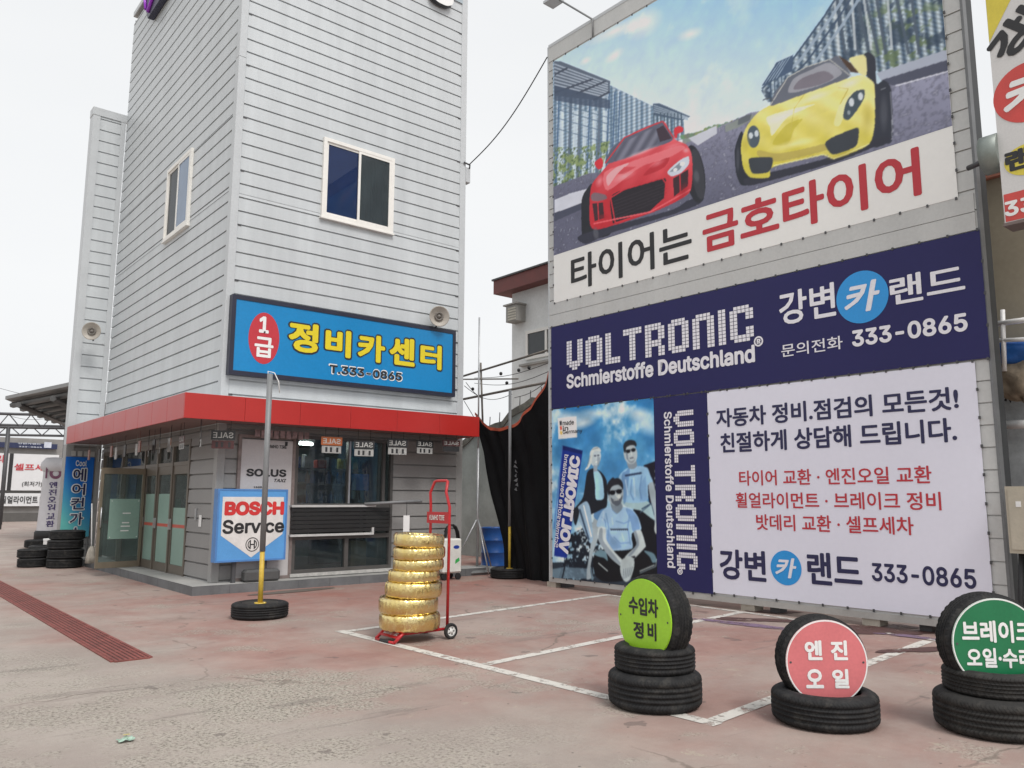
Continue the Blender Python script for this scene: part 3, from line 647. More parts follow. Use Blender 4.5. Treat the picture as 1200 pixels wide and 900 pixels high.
def horn(name, c, aim, label):
    r = thing(name, label, 'loudspeaker', c); aim = Vector(aim).normalized(); q = Vector((0, 0, 1)).rotation_difference(aim)
    HM = M('horn_grey', (.36, .33, .29), .5, var=.15)
    m = MB(); m.lathe([(.0, -.16), (.07, -.16), (.08, -.12), (.05, -.10), (.075, -.05), (.13, -.01), (.205, .03), (.215, .04), (.205, .045), (.19, .035), (.12, .0), (.09, -.01)], 36); m.v = [q@v+Vector(c) for v in m.v]; m.build('horn', HM, r)
    m = MB(); m.lathe([(.09, -.012), (.095, .02), (.085, .03), (.06, .02), (.045, .0)], 24); m.lathe([(0, .045), (.03, .04), (.045, .0)], 16); m.v = [q@v+Vector(c) for v in m.v]; m.build('tone_plug', M('horn_dark', (.16, .145, .13), .5), r)
    m = MB(); e = Vector(c)-aim*.12; m.tube([e, e+Vector((.02, 0, -.16)), e+Vector((.03, .12, -.2))], .016, 8); m.build('bracket', DARKSTEEL, r)
horn('horn_speaker', (9.29, 13.45, 5.28), (-.35, -1, -.12), 'round beige horn loudspeaker above the right end of the blue sign')
horn('horn_speaker', (4.42, 21.0, 5.5), (-.55, -1, -.1), 'round grey horn loudspeaker on the narrow set-back fin at far left')
# corner of a dark sign with violet tubing, high on the side wall
r = thing('neon_sign', 'dark pointed sign with violet tubing high on the side wall, cut by the frame', 'sign', LEFT.w(-13.9-2.4, 12.2, .1))
a = [LEFT.at(x, y) for x, y in ((175, -4), (201, -6), (181, 24.5))]
def pris(P, pts, o0, o1, name, mat, par):
    m = MB(); f = [P.w(u, v, o1) for u, v in pts]; b_ = [P.w(u, v, o0) for u, v in pts]; m.poly(f); m.poly(b_[::-1])
    for i in range(len(pts)): j = (i+1) % len(pts); m.quad(f[i], b_[i], b_[j], f[j])
    return m.build(name, mat, par)
cx = sum(p[0] for p in a)/3; cy_ = sum(p[1] for p in a)/3
top = [(a[0][0]-.25, a[0][1]+.9), (a[1][0]+.35, a[1][1]+.9)]
pris(LEFT, [a[2], a[1], top[1], top[0], a[0]][::-1], .02, .16, 'backing', M('sign_dark_navy', (.02, .02, .05), .4), r)
m = MB(); m.tube([LEFT.w(*LEFT.at(182.5, 17), .18), LEFT.w(*LEFT.at(187, 4), .18), LEFT.w(*LEFT.at(193, -14), .18)], .05, 8); m.tube([LEFT.w(*LEFT.at(179.5, 14), .18), LEFT.w(*LEFT.at(178, -6), .18)], .035, 8); m.build('tubing', M('violet_tube', (.35, .04, .60), .3), r)
r = thing('channel_letter', 'white raised letter high at the right end of the front wall', 'sign letter', FRONT.w(9.55, 12.98, .1))
bxs = (FRONT.at(500, 3)[0], FRONT.at(517, 9.5)[1], FRONT.at(527.5, 3)[0], FRONT.at(517, 9.5)[1]+.62)
m = MB(); put_text(m, 'S', FRONT, bxs, .14, .06); m.build('letter_face', WHITE, r)
m = MB(); vs = len(m.v); put_text(m, 'S', FRONT, (bxs[0]-.02, bxs[1]-.02, bxs[2]+.02, bxs[3]+.02), .04, .06); m.build('letter_back', DARKSTEEL, r)
r = thing('cable_bracket', 'small grey junction box on the right edge of the tower', 'junction box', (10.2, 13.75, 8.6))
m = MB(); m.box(10.13, 10.25, 13.7, 13.85, 8.50, 8.85, ch=.01); m.build('box', TRIM, r)
m = MB(); m.tube([(10.05, 13.68, 8.93), (10.2, 13.66, 8.9), (10.22, 13.7, 8.84)], .02, 6); m.build('elbow', DARKSTEEL, r)
m = MB(); p0, p1 = Vector((10.2, 13.68, 8.92)), SIGN.w(-.03, 10.1, .02)
m.tube([p0.lerp(p1, t/16)-Vector((0, 0, .22*math.sin(math.pi*t/16))) for t in range(17)], .012, 5)
tag(m.build('sagging_cable', BLACK), 'thin cable strung from the tower edge up to the billboard corner', 'cable')

CR_ = random.Random(12)
# bunting cards seen from behind: SALE reads mirrored
def card(P, u, z, w, h, mt, stripe, label, rot=0):
    yaw = CR_.uniform(-.32, .32); up_ = Vector((P.u.x*math.cos(yaw)-P.u.y*math.sin(yaw), P.u.x*math.sin(yaw)+P.u.y*math.cos(yaw), 0)); P = Plane(P.w(u, 0, 0), up_, Vector((up_.y, -up_.x, 0))); u = 0; z += CR_.uniform(-.01, .05); w *= CR_.uniform(.92, 1.08)
    r = thing('sale_card', label, 'hanging card', P.w(u, z, 0), 'SALE cards hung under the canopy edge')
    m = MB(); m.slab(P, u-w/2, u+w/2, z-h*.52, z, -.006, .0); m.build('card', mt, r)
    m = MB(); put_text(m, 'SALE', P, (u-w*.42, z-h*.42, u+w*.42, z-h*.1), .003, .012, mirror=True); m.build('lettering', M('card_letters', (.42, .42, .40), .5), r)
    m = MB(); m.slab(P, u-w*.46, u+w*.46, z-h, z-h*.56, -.006, 0); m.build('tail_strip', stripe, r)
    m = MB()
    for k in (-.3, -.08, .22): m.slab(P, u+w*k, u+w*(k+.1), z-h*.93, z-h*.64, .001, .003)
    m.build('price_marks', BLACKINK, r)
    m = MB(True); m.tube([P.w(u-w*.3, z, -.003), P.w(u-w*.3, 2.815, -.003)], .004, 4); m.tube([P.w(u+w*.3, z, -.003), P.w(u+w*.3, 2.815, -.003)], .004, 4); m.build('string', BLACK, r, True)
CF = FRONT.shift(.60); CB = M('card_black', (.02, .02, .022), .4); CO = M('card_orange', (.35, .10, .03), .4); CR = M('card_maroon', (.07, .02, .02), .4); SW = M('card_white', (.34, .34, .33), .5, var=.3, scale=14)
for (x, y0, y1), mt, lb in zip(((389, 514, 533), (427, 516, 534), (466, 517, 535), (498, 518, 533), (529, 517, 530)), (CO, CB, CB, CB, CR),
    ('orange SALE card hanging in front of the shop window, letters mirrored', 'black SALE card next right of the orange one', 'black SALE card above the joint of window and wall, third from the orange', 'black SALE card over the plain clad wall, right of the window', 'maroon SALE card nearest the right end of the canopy')):
    a = CF.at(x, y0); b = CF.at(x, y1); card(CF, a[0], a[1], .40, a[1]-b[1], mt, SW if mt is not CR else CB, lb)
CC = Plane(G(262, 512, 2.55), (.75, -.45, 0), (-.45, -.75, 0)); CC = Plane((4.95, 13.2, 0), (.8, -.6, 0), (-.6, -.8, 0)); a = CC.at(262, 504)
card(CC, a[0], a[1], .36, .30, CB, CR, 'black SALE card turned edgeways at the canopy corner')
CS = LEFT.shift(.5)
for (x, y0, y1), mt, lb in zip(((235, 507, 526), (213, 514, 524), (200, 517, 527), (187, 520, 531), (174, 522, 533)), (CB, CR, CO, CB, CR),
    ('black SALE card over the clad pier beside the glass doors', 'maroon card over the first door panel from the pier', 'orange card over the middle door panel', 'black card over the third door panel', 'maroon card above the open glass door')):
    a = CS.at(x, y0); b = CS.at(x, y1); card(CS, a[0], a[1], .36, max(.22, a[1]-b[1]), mt, SW, lb)
m = MB()
for i in range(9):
    u0 = 5.5+i*.115; m.slab(FRONT.shift(.25), u0, u0+.09, 2.60-(i % 2)*.02, 2.72, -.004, 0)
tag(m.build('pennant_strip', M('pennant', (.25, .17, .17), .6, var=.5, scale=12)), 'row of small faded pennants hung above the tyre poster', 'bunting')

for i in range(9):
    yy = 15.3+i*.62+CR_.uniform(-.2, .2); hh = CR_.uniform(.08, .16); m = MB(); m.slab(LEFT.shift(.35+.1*(i % 3)), -yy-.07, -yy+.07, 2.50-hh, 2.62, -.01, .01); m.tube([LEFT.shift(.35+.1*(i % 3)).w(-yy, 2.62, 0), LEFT.shift(.35+.1*(i % 3)).w(-yy, 2.815, 0)], .004, 4)
    tag(m.build('bunting_flag', M(('pennant_silver', 'pennant_dark', 'pennant_brown')[i % 3], ((.45, .45, .44), (.05, .045, .045), (.22, .10, .08))[i % 3], .4, var=.4, scale=14)), ('small silver flag', 'small dark flag', 'small brown flag')[i % 3]+' hung under the canopy above the glass doors', 'bunting', ('silver', 'dark', 'brown')[i % 3]+' flags above the glass doors')
# tyre poster stand
PO = FRONT.shift(.06); r = thing('tyre_poster', 'tall white framed tyre poster leaning on the wall behind the blue and white box sign', 'poster', FRONT.w(5.85, .15, .06))
u0, u1 = 5.36, 6.30
m = MB(); m.slab(FRONT, u0, u1, .15, 2.56, .015, .05); m.build('sheet', M('poster_white', (.50, .48, .48), .45, var=.04), r)
m = MB(); m.frame(FRONT, u0-.06, u1+.05, .147, 2.64, .055, .012, .065); m.build('frame', M('poster_frame', (.20, .16, .15), .5, var=.3, scale=8), r)
m = MB(); put_text(m, 'SQLUS'.replace('Q', 'O'), PO, pxbox(PO, 289, 549, 335.5, 559), -.004, .035); put_text(m, 'TAXI', PO, pxbox(PO, 321, 561, 335, 565), -.004, .02, slant=.1)
b = pxbox(PO, 315, 520, 334, 525); 
put_text(m, 'KUMHO TIRE', PO, pxbox(PO, 312, 521, 336, 526), -.004, .02); m.slab(PO, b[2]+.0, b[2]+.05, b[3]-.02, b[3]+.05, -.006, -.004); put_text(m, '1588-0000'[:4], PO, (5.6, 1.72, 5.75, 1.75), -.004); m.build('lettering', BLACKINK, r)

# blue and white service box sign
BO = Plane((0, 13.30, 0), (1, .02, 0), (.02, -1, 0)); r = thing('service_sign', 'blue and white box sign with red and black service lettering standing by the corner', 'sign', (5.45, 13.35, .52))
BLU = M('box_blue', (.10, .32, .66), .4, var=.05); q = [BO.at(x, y) for x, y in ((256, 574.7), (338, 575), (334.7, 657), (252, 660))]
u0, u1, v0, v1 = 4.905, 6.115, .505, 1.685
m = MB(); m.slab(BO, u0, u1, v0, v1, -.16, 0); m.build('case', BLU, r)
m = MB(); m.frame(BO, u0-.012, u1+.012, v0-.012, v1+.012, .03, -.165, .006); m.build('frame', M('box_frame', (.08, .22, .50), .4), r)
m = MB(); m.poly([BO.w(u0+.07, v1-.12, .003), BO.w(u0+.07, .93, .003), BO.w((u0+u1)/2, v0+.05, .003), BO.w(u1-.06, .93, .003), BO.w(u1-.06, v1-.12, .003)]); m.build('white_shield', M('box_white', (.70, .68, .66), .4), r)
m = MB(); put_text(m, 'BOSCH', BO, pxbox(BO, 263.5, 587.5, 332.5, 603.5), .006, .05); m.build('lettering', M('service_red', (.60, .035, .035), .4), r)
m = MB(); put_text(m, 'Service', BO, pxbox(BO, 261, 609, 332.5, 624), .006, .025); m.build('lettering', BLACKINK, r)
c = BO.at(295.5, 638); m = MB(); Rr = .118
def ring(mb, P, c, r0, r1, off, n=40, a0=0, a1=6.28319):
    for k in range(n):
        t0, t1 = a0+(a1-a0)*k/n, a0+(a1-a0)*(k+1)/n
        mb.quad(*[P.w(c[0]+q_*math.cos(t), c[1]+q_*math.sin(t), off) for q_, t in ((r0, t0), (r1, t0), (r1, t1), (r0, t1))])
ring(m, BO, c, Rr-.014, Rr, .006); ring(m, BO, c, .066, .082, .006, 14, -.9, .9); ring(m, BO, c, .066, .082, .006, 14, math.pi-.9, math.pi+.9)
for s_ in (-1, 1): m.poly([BO.w(c[0]+s_*.036-.01, c[1]-.075, .0061), BO.w(c[0]+s_*.036+.01, c[1]-.075, .0061), BO.w(c[0]+s_*.036+.01, c[1]+.075, .0061), BO.w(c[0]+s_*.036-.01, c[1]+.075, .0061)])
m.poly([BO.w(c[0]-.026, c[1]-.01, .0061), BO.w(c[0]+.026, c[1]-.01, .0061), BO.w(c[0]+.026, c[1]+.01, .0061), BO.w(c[0]-.026, c[1]+.01, .0061)]); m.build('emblem', BLACKINK, r)
m = MB(True); m.slab(BO, u0+.32, u0+.38, .147, v0, -.12, -.06); m.slab(BO, u1-.35, u1-.29, .147, v0, -.12, -.06); m.build('foot', DARKSTEEL, r, True)
r = thing('concrete_block', 'dark oval weight block lying on the ledge under the box sign', 'weight block', (5.72, 13.45, .147))
m = MB(); m.box(5.40, 6.02, 13.34, 13.56, .147, .35, ch=.04); m.build('block', M('block_dark', (.08, .08, .08), .8, bump=.3), r)

# folded counter awning on the shop window
r = thing('folded_awning', 'black slatted folded awning box on pale rails across the shop window', 'awning', (7.3, 13.6, .85))
m = MB(); BK = M('awning_black', (.018, .018, .018), .45)
for k in range(6): m.slab(FRONT, 6.30, 8.33, .93+k*.075, .93+k*.075+.068, .02, .10+.012*(k % 2))
m.build('slats', BK, r)
m = MB(); m.slab(FRONT, 6.28, 8.00, 1.385, 1.425, .03, .14); m.slab(FRONT, 6.28, 7.97, .865, .905, .05, .13); m.slab(FRONT, 7.93, 7.97, .905, 1.0, .05, .13); m.build('rail', M('rail_pale', (.50, .50, .49), .45), r)
m = MB(); m.tube([FRONT.w(7.75, 1.44, .12), FRONT.w(8.80, 1.50, .50)], .03, 8); m.build('arm', GREYPOLE, r)
r = thing('hanging_tag', 'small white paper tag on a cord from the awning arm', 'tag', (8.85, 13.3, .9)); P = FRONT.shift(.5); a = P.at(476.5, 604); b = P.at(476.5, 623)
m = MB(); m.slab(P, a[0]-.07, a[0]+.07, b[1], a[1], -.004, 0); m.build('paper', WHITE, r)
m = MB(); m.tube([P.w(a[0], a[1], 0), P.w(a[0], 1.48, 0)], .006, 5); m.build('cord', BLACK, r)

# goods seen through the glass
def bottle_bm(): 
    m = MB(); m.lathe([(0, 0), (.045, 0), (.048, .02), (.048, .15), (.03, .19), (.018, .2), (.018, .235), (0, .235)], 12); return m
r = thing('display_shelf', 'dark metal shelf of bottles behind the shop window', 'shelf', (7.2, 14.5, .15)); m = MB()
for z in (1.42, 1.80): m.box(6.5, 8.2, 14.3, 14.6, z, z+.025)
for x in (6.52, 8.18):
    for y in (14.32, 14.58): m.box(x-.02, x+.02, y-.02, y+.02, .15, 2.3)
m.build('rack', DARKSTEEL, r)
BM = [M('bottle_blue', (.02, .07, .22), .35), M('bottle_white', (.55, .58, .58), .35), M('bottle_navy', (.02, .03, .06), .35), M('bottle_amber', (.45, .2, .06), .4)]
bases = []
for z, xs in ((1.445, [6.62+i*.105 for i in range(13)]), (1.825, [6.95+i*.11 for i in range(9)])):
    for i, x in enumerate(xs):
        k = (1 if (z < 1.6 and i < 3) else (0 if (i*7+int(z*10)) % 5 < 2 else 2)) if not (z > 1.6 and i == 0) else 3
        lab = {0: 'blue oil bottle standing on the shelf behind the shop window', 1: 'white bottle at the left end of the lower shelf behind the window', 2: 'dark oil bottle standing on the shelf behind the shop window', 3: 'amber container at the left end of the upper shelf'}[k]
        mb = bottle_bm(); mb.v = [v+Vector((x, 14.4, z)) for v in mb.v]; tag(mb.build('oil_bottle', BM[k]), lab, 'bottle', 'bottles on the shop window shelf')
for i, (w_, h_, cl, nm) in enumerate(((.16, .2, (.03, .10, .40), 'blue'), (.12, .26, (.45, .42, .38), 'pale'), (.2, .16, (.42, .06, .04), 'red'), (.14, .22, (.04, .05, .07), 'black'), (.18, .2, (.5, .45, .1), 'yellow'), (.13, .25, (.06, .25, .20), 'green'))):
    x = 6.62+i*.25; m = MB(); m.box(x, x+w_, 14.34, 14.5, 2.12, 2.12+h_, ch=.005); tag(m.build('stock_carton', M('carton_'+nm, cl, .5, var=.2, scale=10)), nm+' carton on the top shelf behind the shop window', 'carton')
m = MB(); m.box(6.5, 8.2, 14.3, 14.6, 2.09, 2.118); m.build('shelf_board', DARKSTEEL, r)
m = MB(); m.box(7.82, 8.10, 14.05, 14.25, 1.70, 2.02, ch=.01); tag(m.build('wall_calendar', M('bright_blue', (.02, .16, .62), .4)), 'bright blue board inside the right half of the shop window', 'board')
m = MB(); m.box(6.45, 6.75, 14.0, 14.25, 1.46, 1.85, ch=.008); tag(m.build('cardboard_box', M('card', (.34, .22, .13), .8)), 'brown cardboard box inside the left of the shop window', 'box')
m = MB(); m.box(7.66, 8.0, 13.9, 14.1, .26, .74, ch=.008); tag(m.build('cardboard_box', M('card2', (.36, .24, .14), .8)), 'brown carton behind the low pane at the right', 'box')
m = MB(); m.box(8.0, 9.0, 16, 16.4, .15, 2.2, ch=.01); tag(m.build('wall_cabinet', M('cab', (.03, .03, .03), .5)), 'dark cabinet deep inside behind the right pane', 'cabinet')
r = thing('ceiling_lamp', 'white tube lamp lit inside the shop window', 'lamp', (7.2, 14.5, 2.62)); m = MB(); m.tube([(6.65, 14.55, 2.60), (7.2, 14.75, 2.60)], .022, 8); m.build('tube', emis('lamp_tube', (1, .98, .93), 45), r); m = MB(); m.tube([(6.6, 14.53, 2.66), (7.25, 14.77, 2.66)], .03, 6); m.build('batten', WHITE, r)

# ------------------------------------------------------------------ the billboard wall
U0, U1, ZB, ZS = -.034, 7.352, .10, 10.30
BW = thing('billboard_wall', 'big pale clad hoarding wall on steel posts carrying all the printed banners', 'billboard wall', SIGN.w(3.6, 0, -.1))
CLB = M('clad_hoarding', (.52, .525, .515), .5, var=.07, scale=1.5, bump=.15, bscale=120, streak=True)
m = MB(); siding(m, SIGN, U0+.03, U1-.03, ZB+.06, ZS-.02, zref=.10, pitch=.2545, g=.016, d=.016); m.build('cladding', CLB, BW)
m = MB(); m.slab(SIGN, U0, U0+.035, ZB, ZS, -.10, .012); m.build('edge_trim', TRIM, BW)
m = MB(); m.slab(SIGN, U1-.03, U1, ZB, ZS, -.10, .012); m.build('edge_trim', M('trim_dark', (.17, .175, .18), .5, metal=.3, var=.2), BW)
m = MB(); m.slab(SIGN, U0+.035, U1-.05, ZB-.01, ZB+.07, -.10, .02); m.build('bottom_rail', M('rail_grey', (.40, .39, .37), .5, var=.1), BW)
m = MB(); m.slab(SIGN, U0+.035, U1-.05, ZS-.03, ZS+.03, -.12, .02); m.build('top_coping', TRIM, BW)
m = MB(); m.slab(SIGN, U0+.01, U1-.01, ZB, ZS-.01, -.10, -.03); m.build('core', DARKSTEEL, BW)
for u in (.15, 2.2, 4.3, 6.3):
    m = MB(); m.slab(SIGN, u, u+.14, 0, ZS-.1, -.30, -.101); m.build('post', DARKSTEEL, BW)
m = MB(); m.slab(SIGN, U1-.10, U1-.004, 0, ZS+.05, -.30, -.101); m.build('post', M('post_grey', (.045, .048, .05), .6, metal=.3, var=.2), BW)
for u in (-.1, 1.75, 3.9, 5.65):
    m = MB(); m.slab(SIGN, u, u+.22, 0, ZB-.012, -.22, .0); m.build('footing_block', M('block_pale', (.42, .38, .32), .85, var=.2, bump=.3), BW)
# smooth sheet band between the two upper banners
m = MB(); m.slab(SIGN, U0+.036, U1-.051, 4.70, 4.915, .0, .016); m.slab(SIGN, U0+.036, U1-.051, 4.925, 5.15, .0, .016); m.build('sheet_band', CLB, BW)
m = MB(); m.slab(SIGN, U0+.036, U1-.051, 9.97, 10.27, .0, .014); m.build('sheet_band', CLB, BW)

def eyelets(P, u0, u1, v0, v1, par, step=.32, off=.008):
    m = MB(True)
    def dot(u, v): m.slab(P, u-.012, u+.012, v-.018, v+.018, off-.008, off)
    k = int((u1-u0)/step)
    for i in range(k+1): u = u0+.02+(u1-u0-.04)*i/k; dot(u, v0-.008); dot(u, v1+.008)
    k = int((v1-v0)/step)
    for i in range(1, k): v = v0+(v1-v0)*i/k; dot(u0-.008, v); dot(u1+.008, v)
    return m.build('eyelet', DARKSTEEL, par, True)

# 1 -- top billboard with two little sports cars
bb = thing('tyre_billboard', 'large top billboard picturing a red and a yellow sports car above a white slogan band', 'billboard', SIGN.w(3.63, 5.14, .01))
b0, b1, bz0, bz1 = .13, 7.135, 5.14, 9.93
BP = SIGN.shift(.022)
m = MB(); m.slab(SIGN, b0, b1, bz0, bz1, .014, .021); m.build('sheet', M('banner_white', (.84, .835, .81), .5, var=.03, scale=1, bump=.05, bscale=8, fine=.012), bb)
PR = Print(BP, b0, b1, 6.05, bz1, 840, 470)
A = crop(640, 40, 3.6); B = crop(850, 0, 4.09); D = crop(540, 0, 4); X, Y = PR.x, PR.y; rng = np.random.RandomState(5)
n1 = PR.noise(1.3, 1, 6); n2 = PR.noise(5, 2, 5); n3 = PR.noise(26, 3, 3); n4 = PR.noise(9, 8, 4)
allp = np.arange(len(X))
def lerp3(a, b, t): t = np.clip(t, 0, 1); return [a[i]+(b[i]-a[i])*t for i in range(3)]
sk = lambda x, y: lerp3((142, 192, 222), (226, 234, 232), (y+40-(x-640)*.05)/190)
PR.paint(allp, sk)
cl = np.clip((n1+.25*n2-.70)*6, 0, 1)*np.clip((170-Y)/90, 0, 1)*np.clip((900-X)/120, .25, 1); PR.paint(allp, (228, 230, 226), cl*.85)
for c in (((780, 160), (930, 60), 60), ((590, 200), (860, 90), 30), ((680, 290), (760, 230), 22), ((1020, 180), (1130, 140), 26), ((560, 300), (610, 270), 16)):
    (xa, ya), = D(c[0]); (xb, yb), = D(c[1]); PR.ell((xa+xb)/2, (ya+yb)/2, math.hypot(xb-xa, yb-ya)/1.6, c[2]/4*1.2, (232, 232, 226), math.degrees(math.atan2(yb-ya, xb-xa)), np.float64(.85), .9)
# glass hall at the left
fac = D((438, 400), (700, 475), (900, 530), (1045, 570), (1050, 640), (1040, 760), (600, 760), (440, 905), (420, 905))
fac = D((430, 290), (700, 400), (905, 500), (1045, 570), (1050, 650), (900, 700), (640, 860), (430, 910))
def facade(x, y):
    u = (x-640)/1.0; s = np.sin(u*1.05)*.5+.5; s2 = np.sin(u*.37+1)*.5+.5; h = np.sin((y+x*.35)*1.5)*.5+.5
    base = lerp3((92, 120, 142), (196, 212, 220), s*.8+.2*s2); return [np.clip(c*(.86+.2*h), 0, 255) for c in base]
PR.poly(fac, facade)
for x in (455, 512, 556, 600, 648, 690, 716, 740): PR.line(D((x+6, 430), (x-10, 900)), 3.2 if x in (512, 556, 648) else 1.6, (88, 104, 120) if x in (512, 556, 648) else (60, 92, 128), .85)
for x in (470, 535, 580, 625, 672): PR.line(D((x+5, 520), (x-7, 880)), 4.5, (212, 226, 230), .75)
for y in (490, 520, 560, 610): PR.line(D((440, y-10), (740, y+75)), 1., (80, 105, 128), .8)
idx = PR.inside(D((430, 690), (560, 690), (700, 660), (640, 860), (430, 905))); PR.paint(idx, (132, 152, 88), np.clip((n4[idx]-.47)*7, 0, .85)); PR.paint(idx, (70, 92, 60), np.clip((n3[idx]-.55)*8, 0, .8))
PR.poly(D((438, 286), (470, 288), (700, 380), (698, 432), (640, 470), (438, 448)), (86, 98, 112))
for i in range(7): PR.line(D((438, 300+i*16), (690, 392+i*11)), 1.6, (172, 184, 194), .9)
for (a, b) in (((440, 350), (500, 318)), ((440, 435), (620, 370)), ((540, 440), (680, 380)), ((620, 470), (700, 430))): PR.line(D(a, b), 2.2, (58, 66, 80), .9)
PR.poly(D((438, 400), (560, 430), (700, 470), (700, 510), (560, 492), (438, 470)), (62, 76, 96), .8)
PR.poly(D((900, 486), (930, 484), (1076, 546), (1040, 566), (905, 540)), (74, 92, 112)); 
for i in range(4): PR.line(D((905, 494+i*10), (1065, 550+i*4)), 1., (168, 184, 194))
for x in range(905, 1040, 16): PR.line(D((x, 530), (x+2, 640)), 1.3, (70, 90, 104))
# far bank, trees, railing
PR.poly(D((1040, 640), (1100, 620), (1200, 592), (1330, 548), (1330, 580), (1200, 640), (1100, 680), (1040, 690)), (128, 140, 132))
for i in range(26): PR.ell(800+i*3.4+rng.rand()*2, 163-i*1.05-rng.rand()*3, 3.2, 2.6, (96+rng.rand()*40, 118+rng.rand()*30, 96+rng.rand()*20))
# road
road = [(640, 222), (690, 203), (800, 196), (800, 170), (840, 150), (880, 132), (960, 118), (1030, 100), (1130, 58), (1130, 330), (640, 330)]
def rd(x, y): return lerp3((150, 152, 172), (92, 94, 112), ((y-110)-(700-x)*.05)/130)
idx = PR.inside(road); PR.paint(idx, rd); PR.paint(idx, (70, 72, 86), np.clip((n3[idx]-.5)*3, 0, .6)); PR.paint(idx, (178, 180, 194), np.clip((n3[idx]-.66)*5, 0, .6))
PR.poly(A((35, 700), (100, 672), (190, 648), (150, 720), (35, 760)), (205, 208, 214)); PR.poly(A((35, 755), (150, 712), (148, 740), (35, 790)), (66, 70, 86)); PR.poly(A((600, 440), (720, 385), (720, 420), (640, 470)), (196, 200, 206))
# right-hand hall behind the yellow car
hall = B((500, 175), (545, 60), (560, -60), (1060, -60), (1068, 235), (900, 290), (740, 345), (690, 300), (540, 260))
hall = [(892, 106), (930, 68), (965, 20), (990, -20), (1122, -20), (1119, 58), (1070, 72), (1031, 86), (1018, 72), (985, 70), (930, 112), (900, 120)]
def fac2(x, y):
    xx = x-.12*y; s = np.sin(xx*.62)*.5+.5; h = np.sin((y-x*.25)*1.2)*.5+.5; return [np.clip(c*(.82+.25*h), 0, 255) for c in lerp3((70, 92, 112), (190, 206, 210), s)]
PR.poly(hall, fac2); idx = PR.inside(hall); PR.paint(idx, (92, 112, 72), np.clip((n4[idx]-.5)*7, 0, .8)*np.clip((X[idx]-1000)/40, 0, 1)*np.clip((Y[idx]+5)/20, 0, 1)); PR.paint(idx, (40, 56, 74), np.clip((n2[idx]-.56)*8, 0, .75))
for xa, xb in ((548, 575), (640, 690), (680, 735), (735, 770), (830, 880), (590, 640), (905, 930)): PR.line(B((xa-20, -60), (xb, 260)), 3.6, (70, 84, 98), .9)
for xa, xb in ((520, 545), (605, 622), (660, 700), (775, 800)): PR.line(B((xa, -30), (xb, 240)), 3, (208, 216, 214), .7)
for i, (dx, dy) in enumerate(((0, 0), (7, 3), (14, 6), (22, 9))): PR.line([(893+dx, 104+dy), (931+dx, 67+dy), (966+dx, 19+dy), (992+dx, -22+dy)], 2.2 if i % 2 == 0 else 3.4, (58, 76, 98) if i % 2 == 0 else (150, 168, 182), .9)
PR.poly(B((725, 350), (1068, 235), (1070, 285), (745, 385)), (168, 176, 188)); PR.poly(B((745, 385), (1070, 285), (1072, 345), (800, 410)), (74, 78, 94)); PR.line(B((815, 412), (1074, 340)), 1.6, (216, 218, 224))
PR.poly(B((175, 412), (245, 300), (325, 262), (322, 340), (215, 395)), (66, 86, 110)); 
for x in range(215, 320, 18): PR.line(B((x, 360), (x+4, 450)), 1.4, (64, 84, 104))
for i in range(4): PR.line(B((190+i*18, 400-i*8), (262+i*16, 296-i*8)), .9, (150, 170, 186))
PR.poly(B((0, 600), (125, 545), (150, 560), (60, 612), (0, 635)), (130, 138, 132)); PR.poly(B((60, 600), (62, 572), (100, 552), (125, 548), (120, 575)), (92, 100, 104))
# red car
PR.smooth = True
PR.poly(A((150, 700), (175, 650), (200, 640), (270, 810), (262, 850), (165, 868), (150, 830)), (34, 36, 42))
PR.poly(A((150, 845), (520, 745), (600, 700), (665, 690), (640, 720), (520, 765), (270, 840), (170, 885)), (46, 48, 60))
PR.ell(*A((628, 590))[0], 11.5, 34, (36, 38, 44), -8); PR.ell(*A((640, 590))[0], 7, 30, (52, 54, 60), -8)
PR.poly(A((185, 800), (184, 690), (195, 630), (240, 575), (300, 500), (330, 440), (440, 385), (495, 368), (520, 405), (545, 445), (590, 465), (612, 500), (618, 560), (610, 660), (560, 700), (500, 730), (440, 755), (290, 805), (210, 825)), lambda x, y: lerp3((226, 92, 98), (188, 36, 46), (y-150)/95+(np.sin(x*.23+y*.11)*.12)))
PR.poly(A((248, 545), (278, 480), (330, 440), (420, 400), (490, 372), (535, 445), (420, 490), (300, 535)), (88, 92, 108)); PR.poly(A((290, 535), (310, 470), (380, 430), (455, 398), (470, 455), (400, 500)), lambda x, y: lerp3((120, 122, 136), (82, 84, 98), np.sin(x*.5+y*.3)*.5+.5)); PR.poly(A((465, 400), (495, 385), (530, 440), (480, 455)), (58, 46, 56))
PR.line(A((250, 545), (330, 437), (420, 395), (492, 368), (540, 440)), 1.6, (198, 52, 60))
PR.poly(A((540, 400), (560, 388), (578, 396), (576, 412), (555, 420), (552, 438), (542, 436)), (206, 46, 56)); PR.poly(A((205, 540), (230, 522), (240, 535), (238, 560), (222, 572), (208, 556)), (206, 46, 56))
PR.poly(A((245, 585), (330, 548), (440, 510), (560, 470), (585, 480), (520, 520), (400, 560), (260, 660)), (236, 128, 132), .7); PR.poly(A((255, 600), (300, 560), (350, 545), (300, 590), (262, 640)), (244, 178, 178), .8)
PR.poly(A((410, 595), (460, 545), (520, 520), (500, 560), (440, 590)), (176, 34, 44), .8); PR.poly(A((300, 590), (330, 560), (380, 560), (330, 590)), (198, 60, 68), .8)
PR.poly(A((272, 690), (330, 655), (490, 608), (505, 630), (500, 690), (440, 745), (300, 792), (280, 790)), (34, 30, 36))
PR.line(A((272, 690), (330, 655), (490, 608), (505, 630), (500, 692), (440, 748), (292, 796), (272, 690)), 1.6, (196, 44, 54))
for i in range(6): PR.line(A((285, 705+i*15), (500, 628+i*13)), .5, (62, 58, 64), .8)
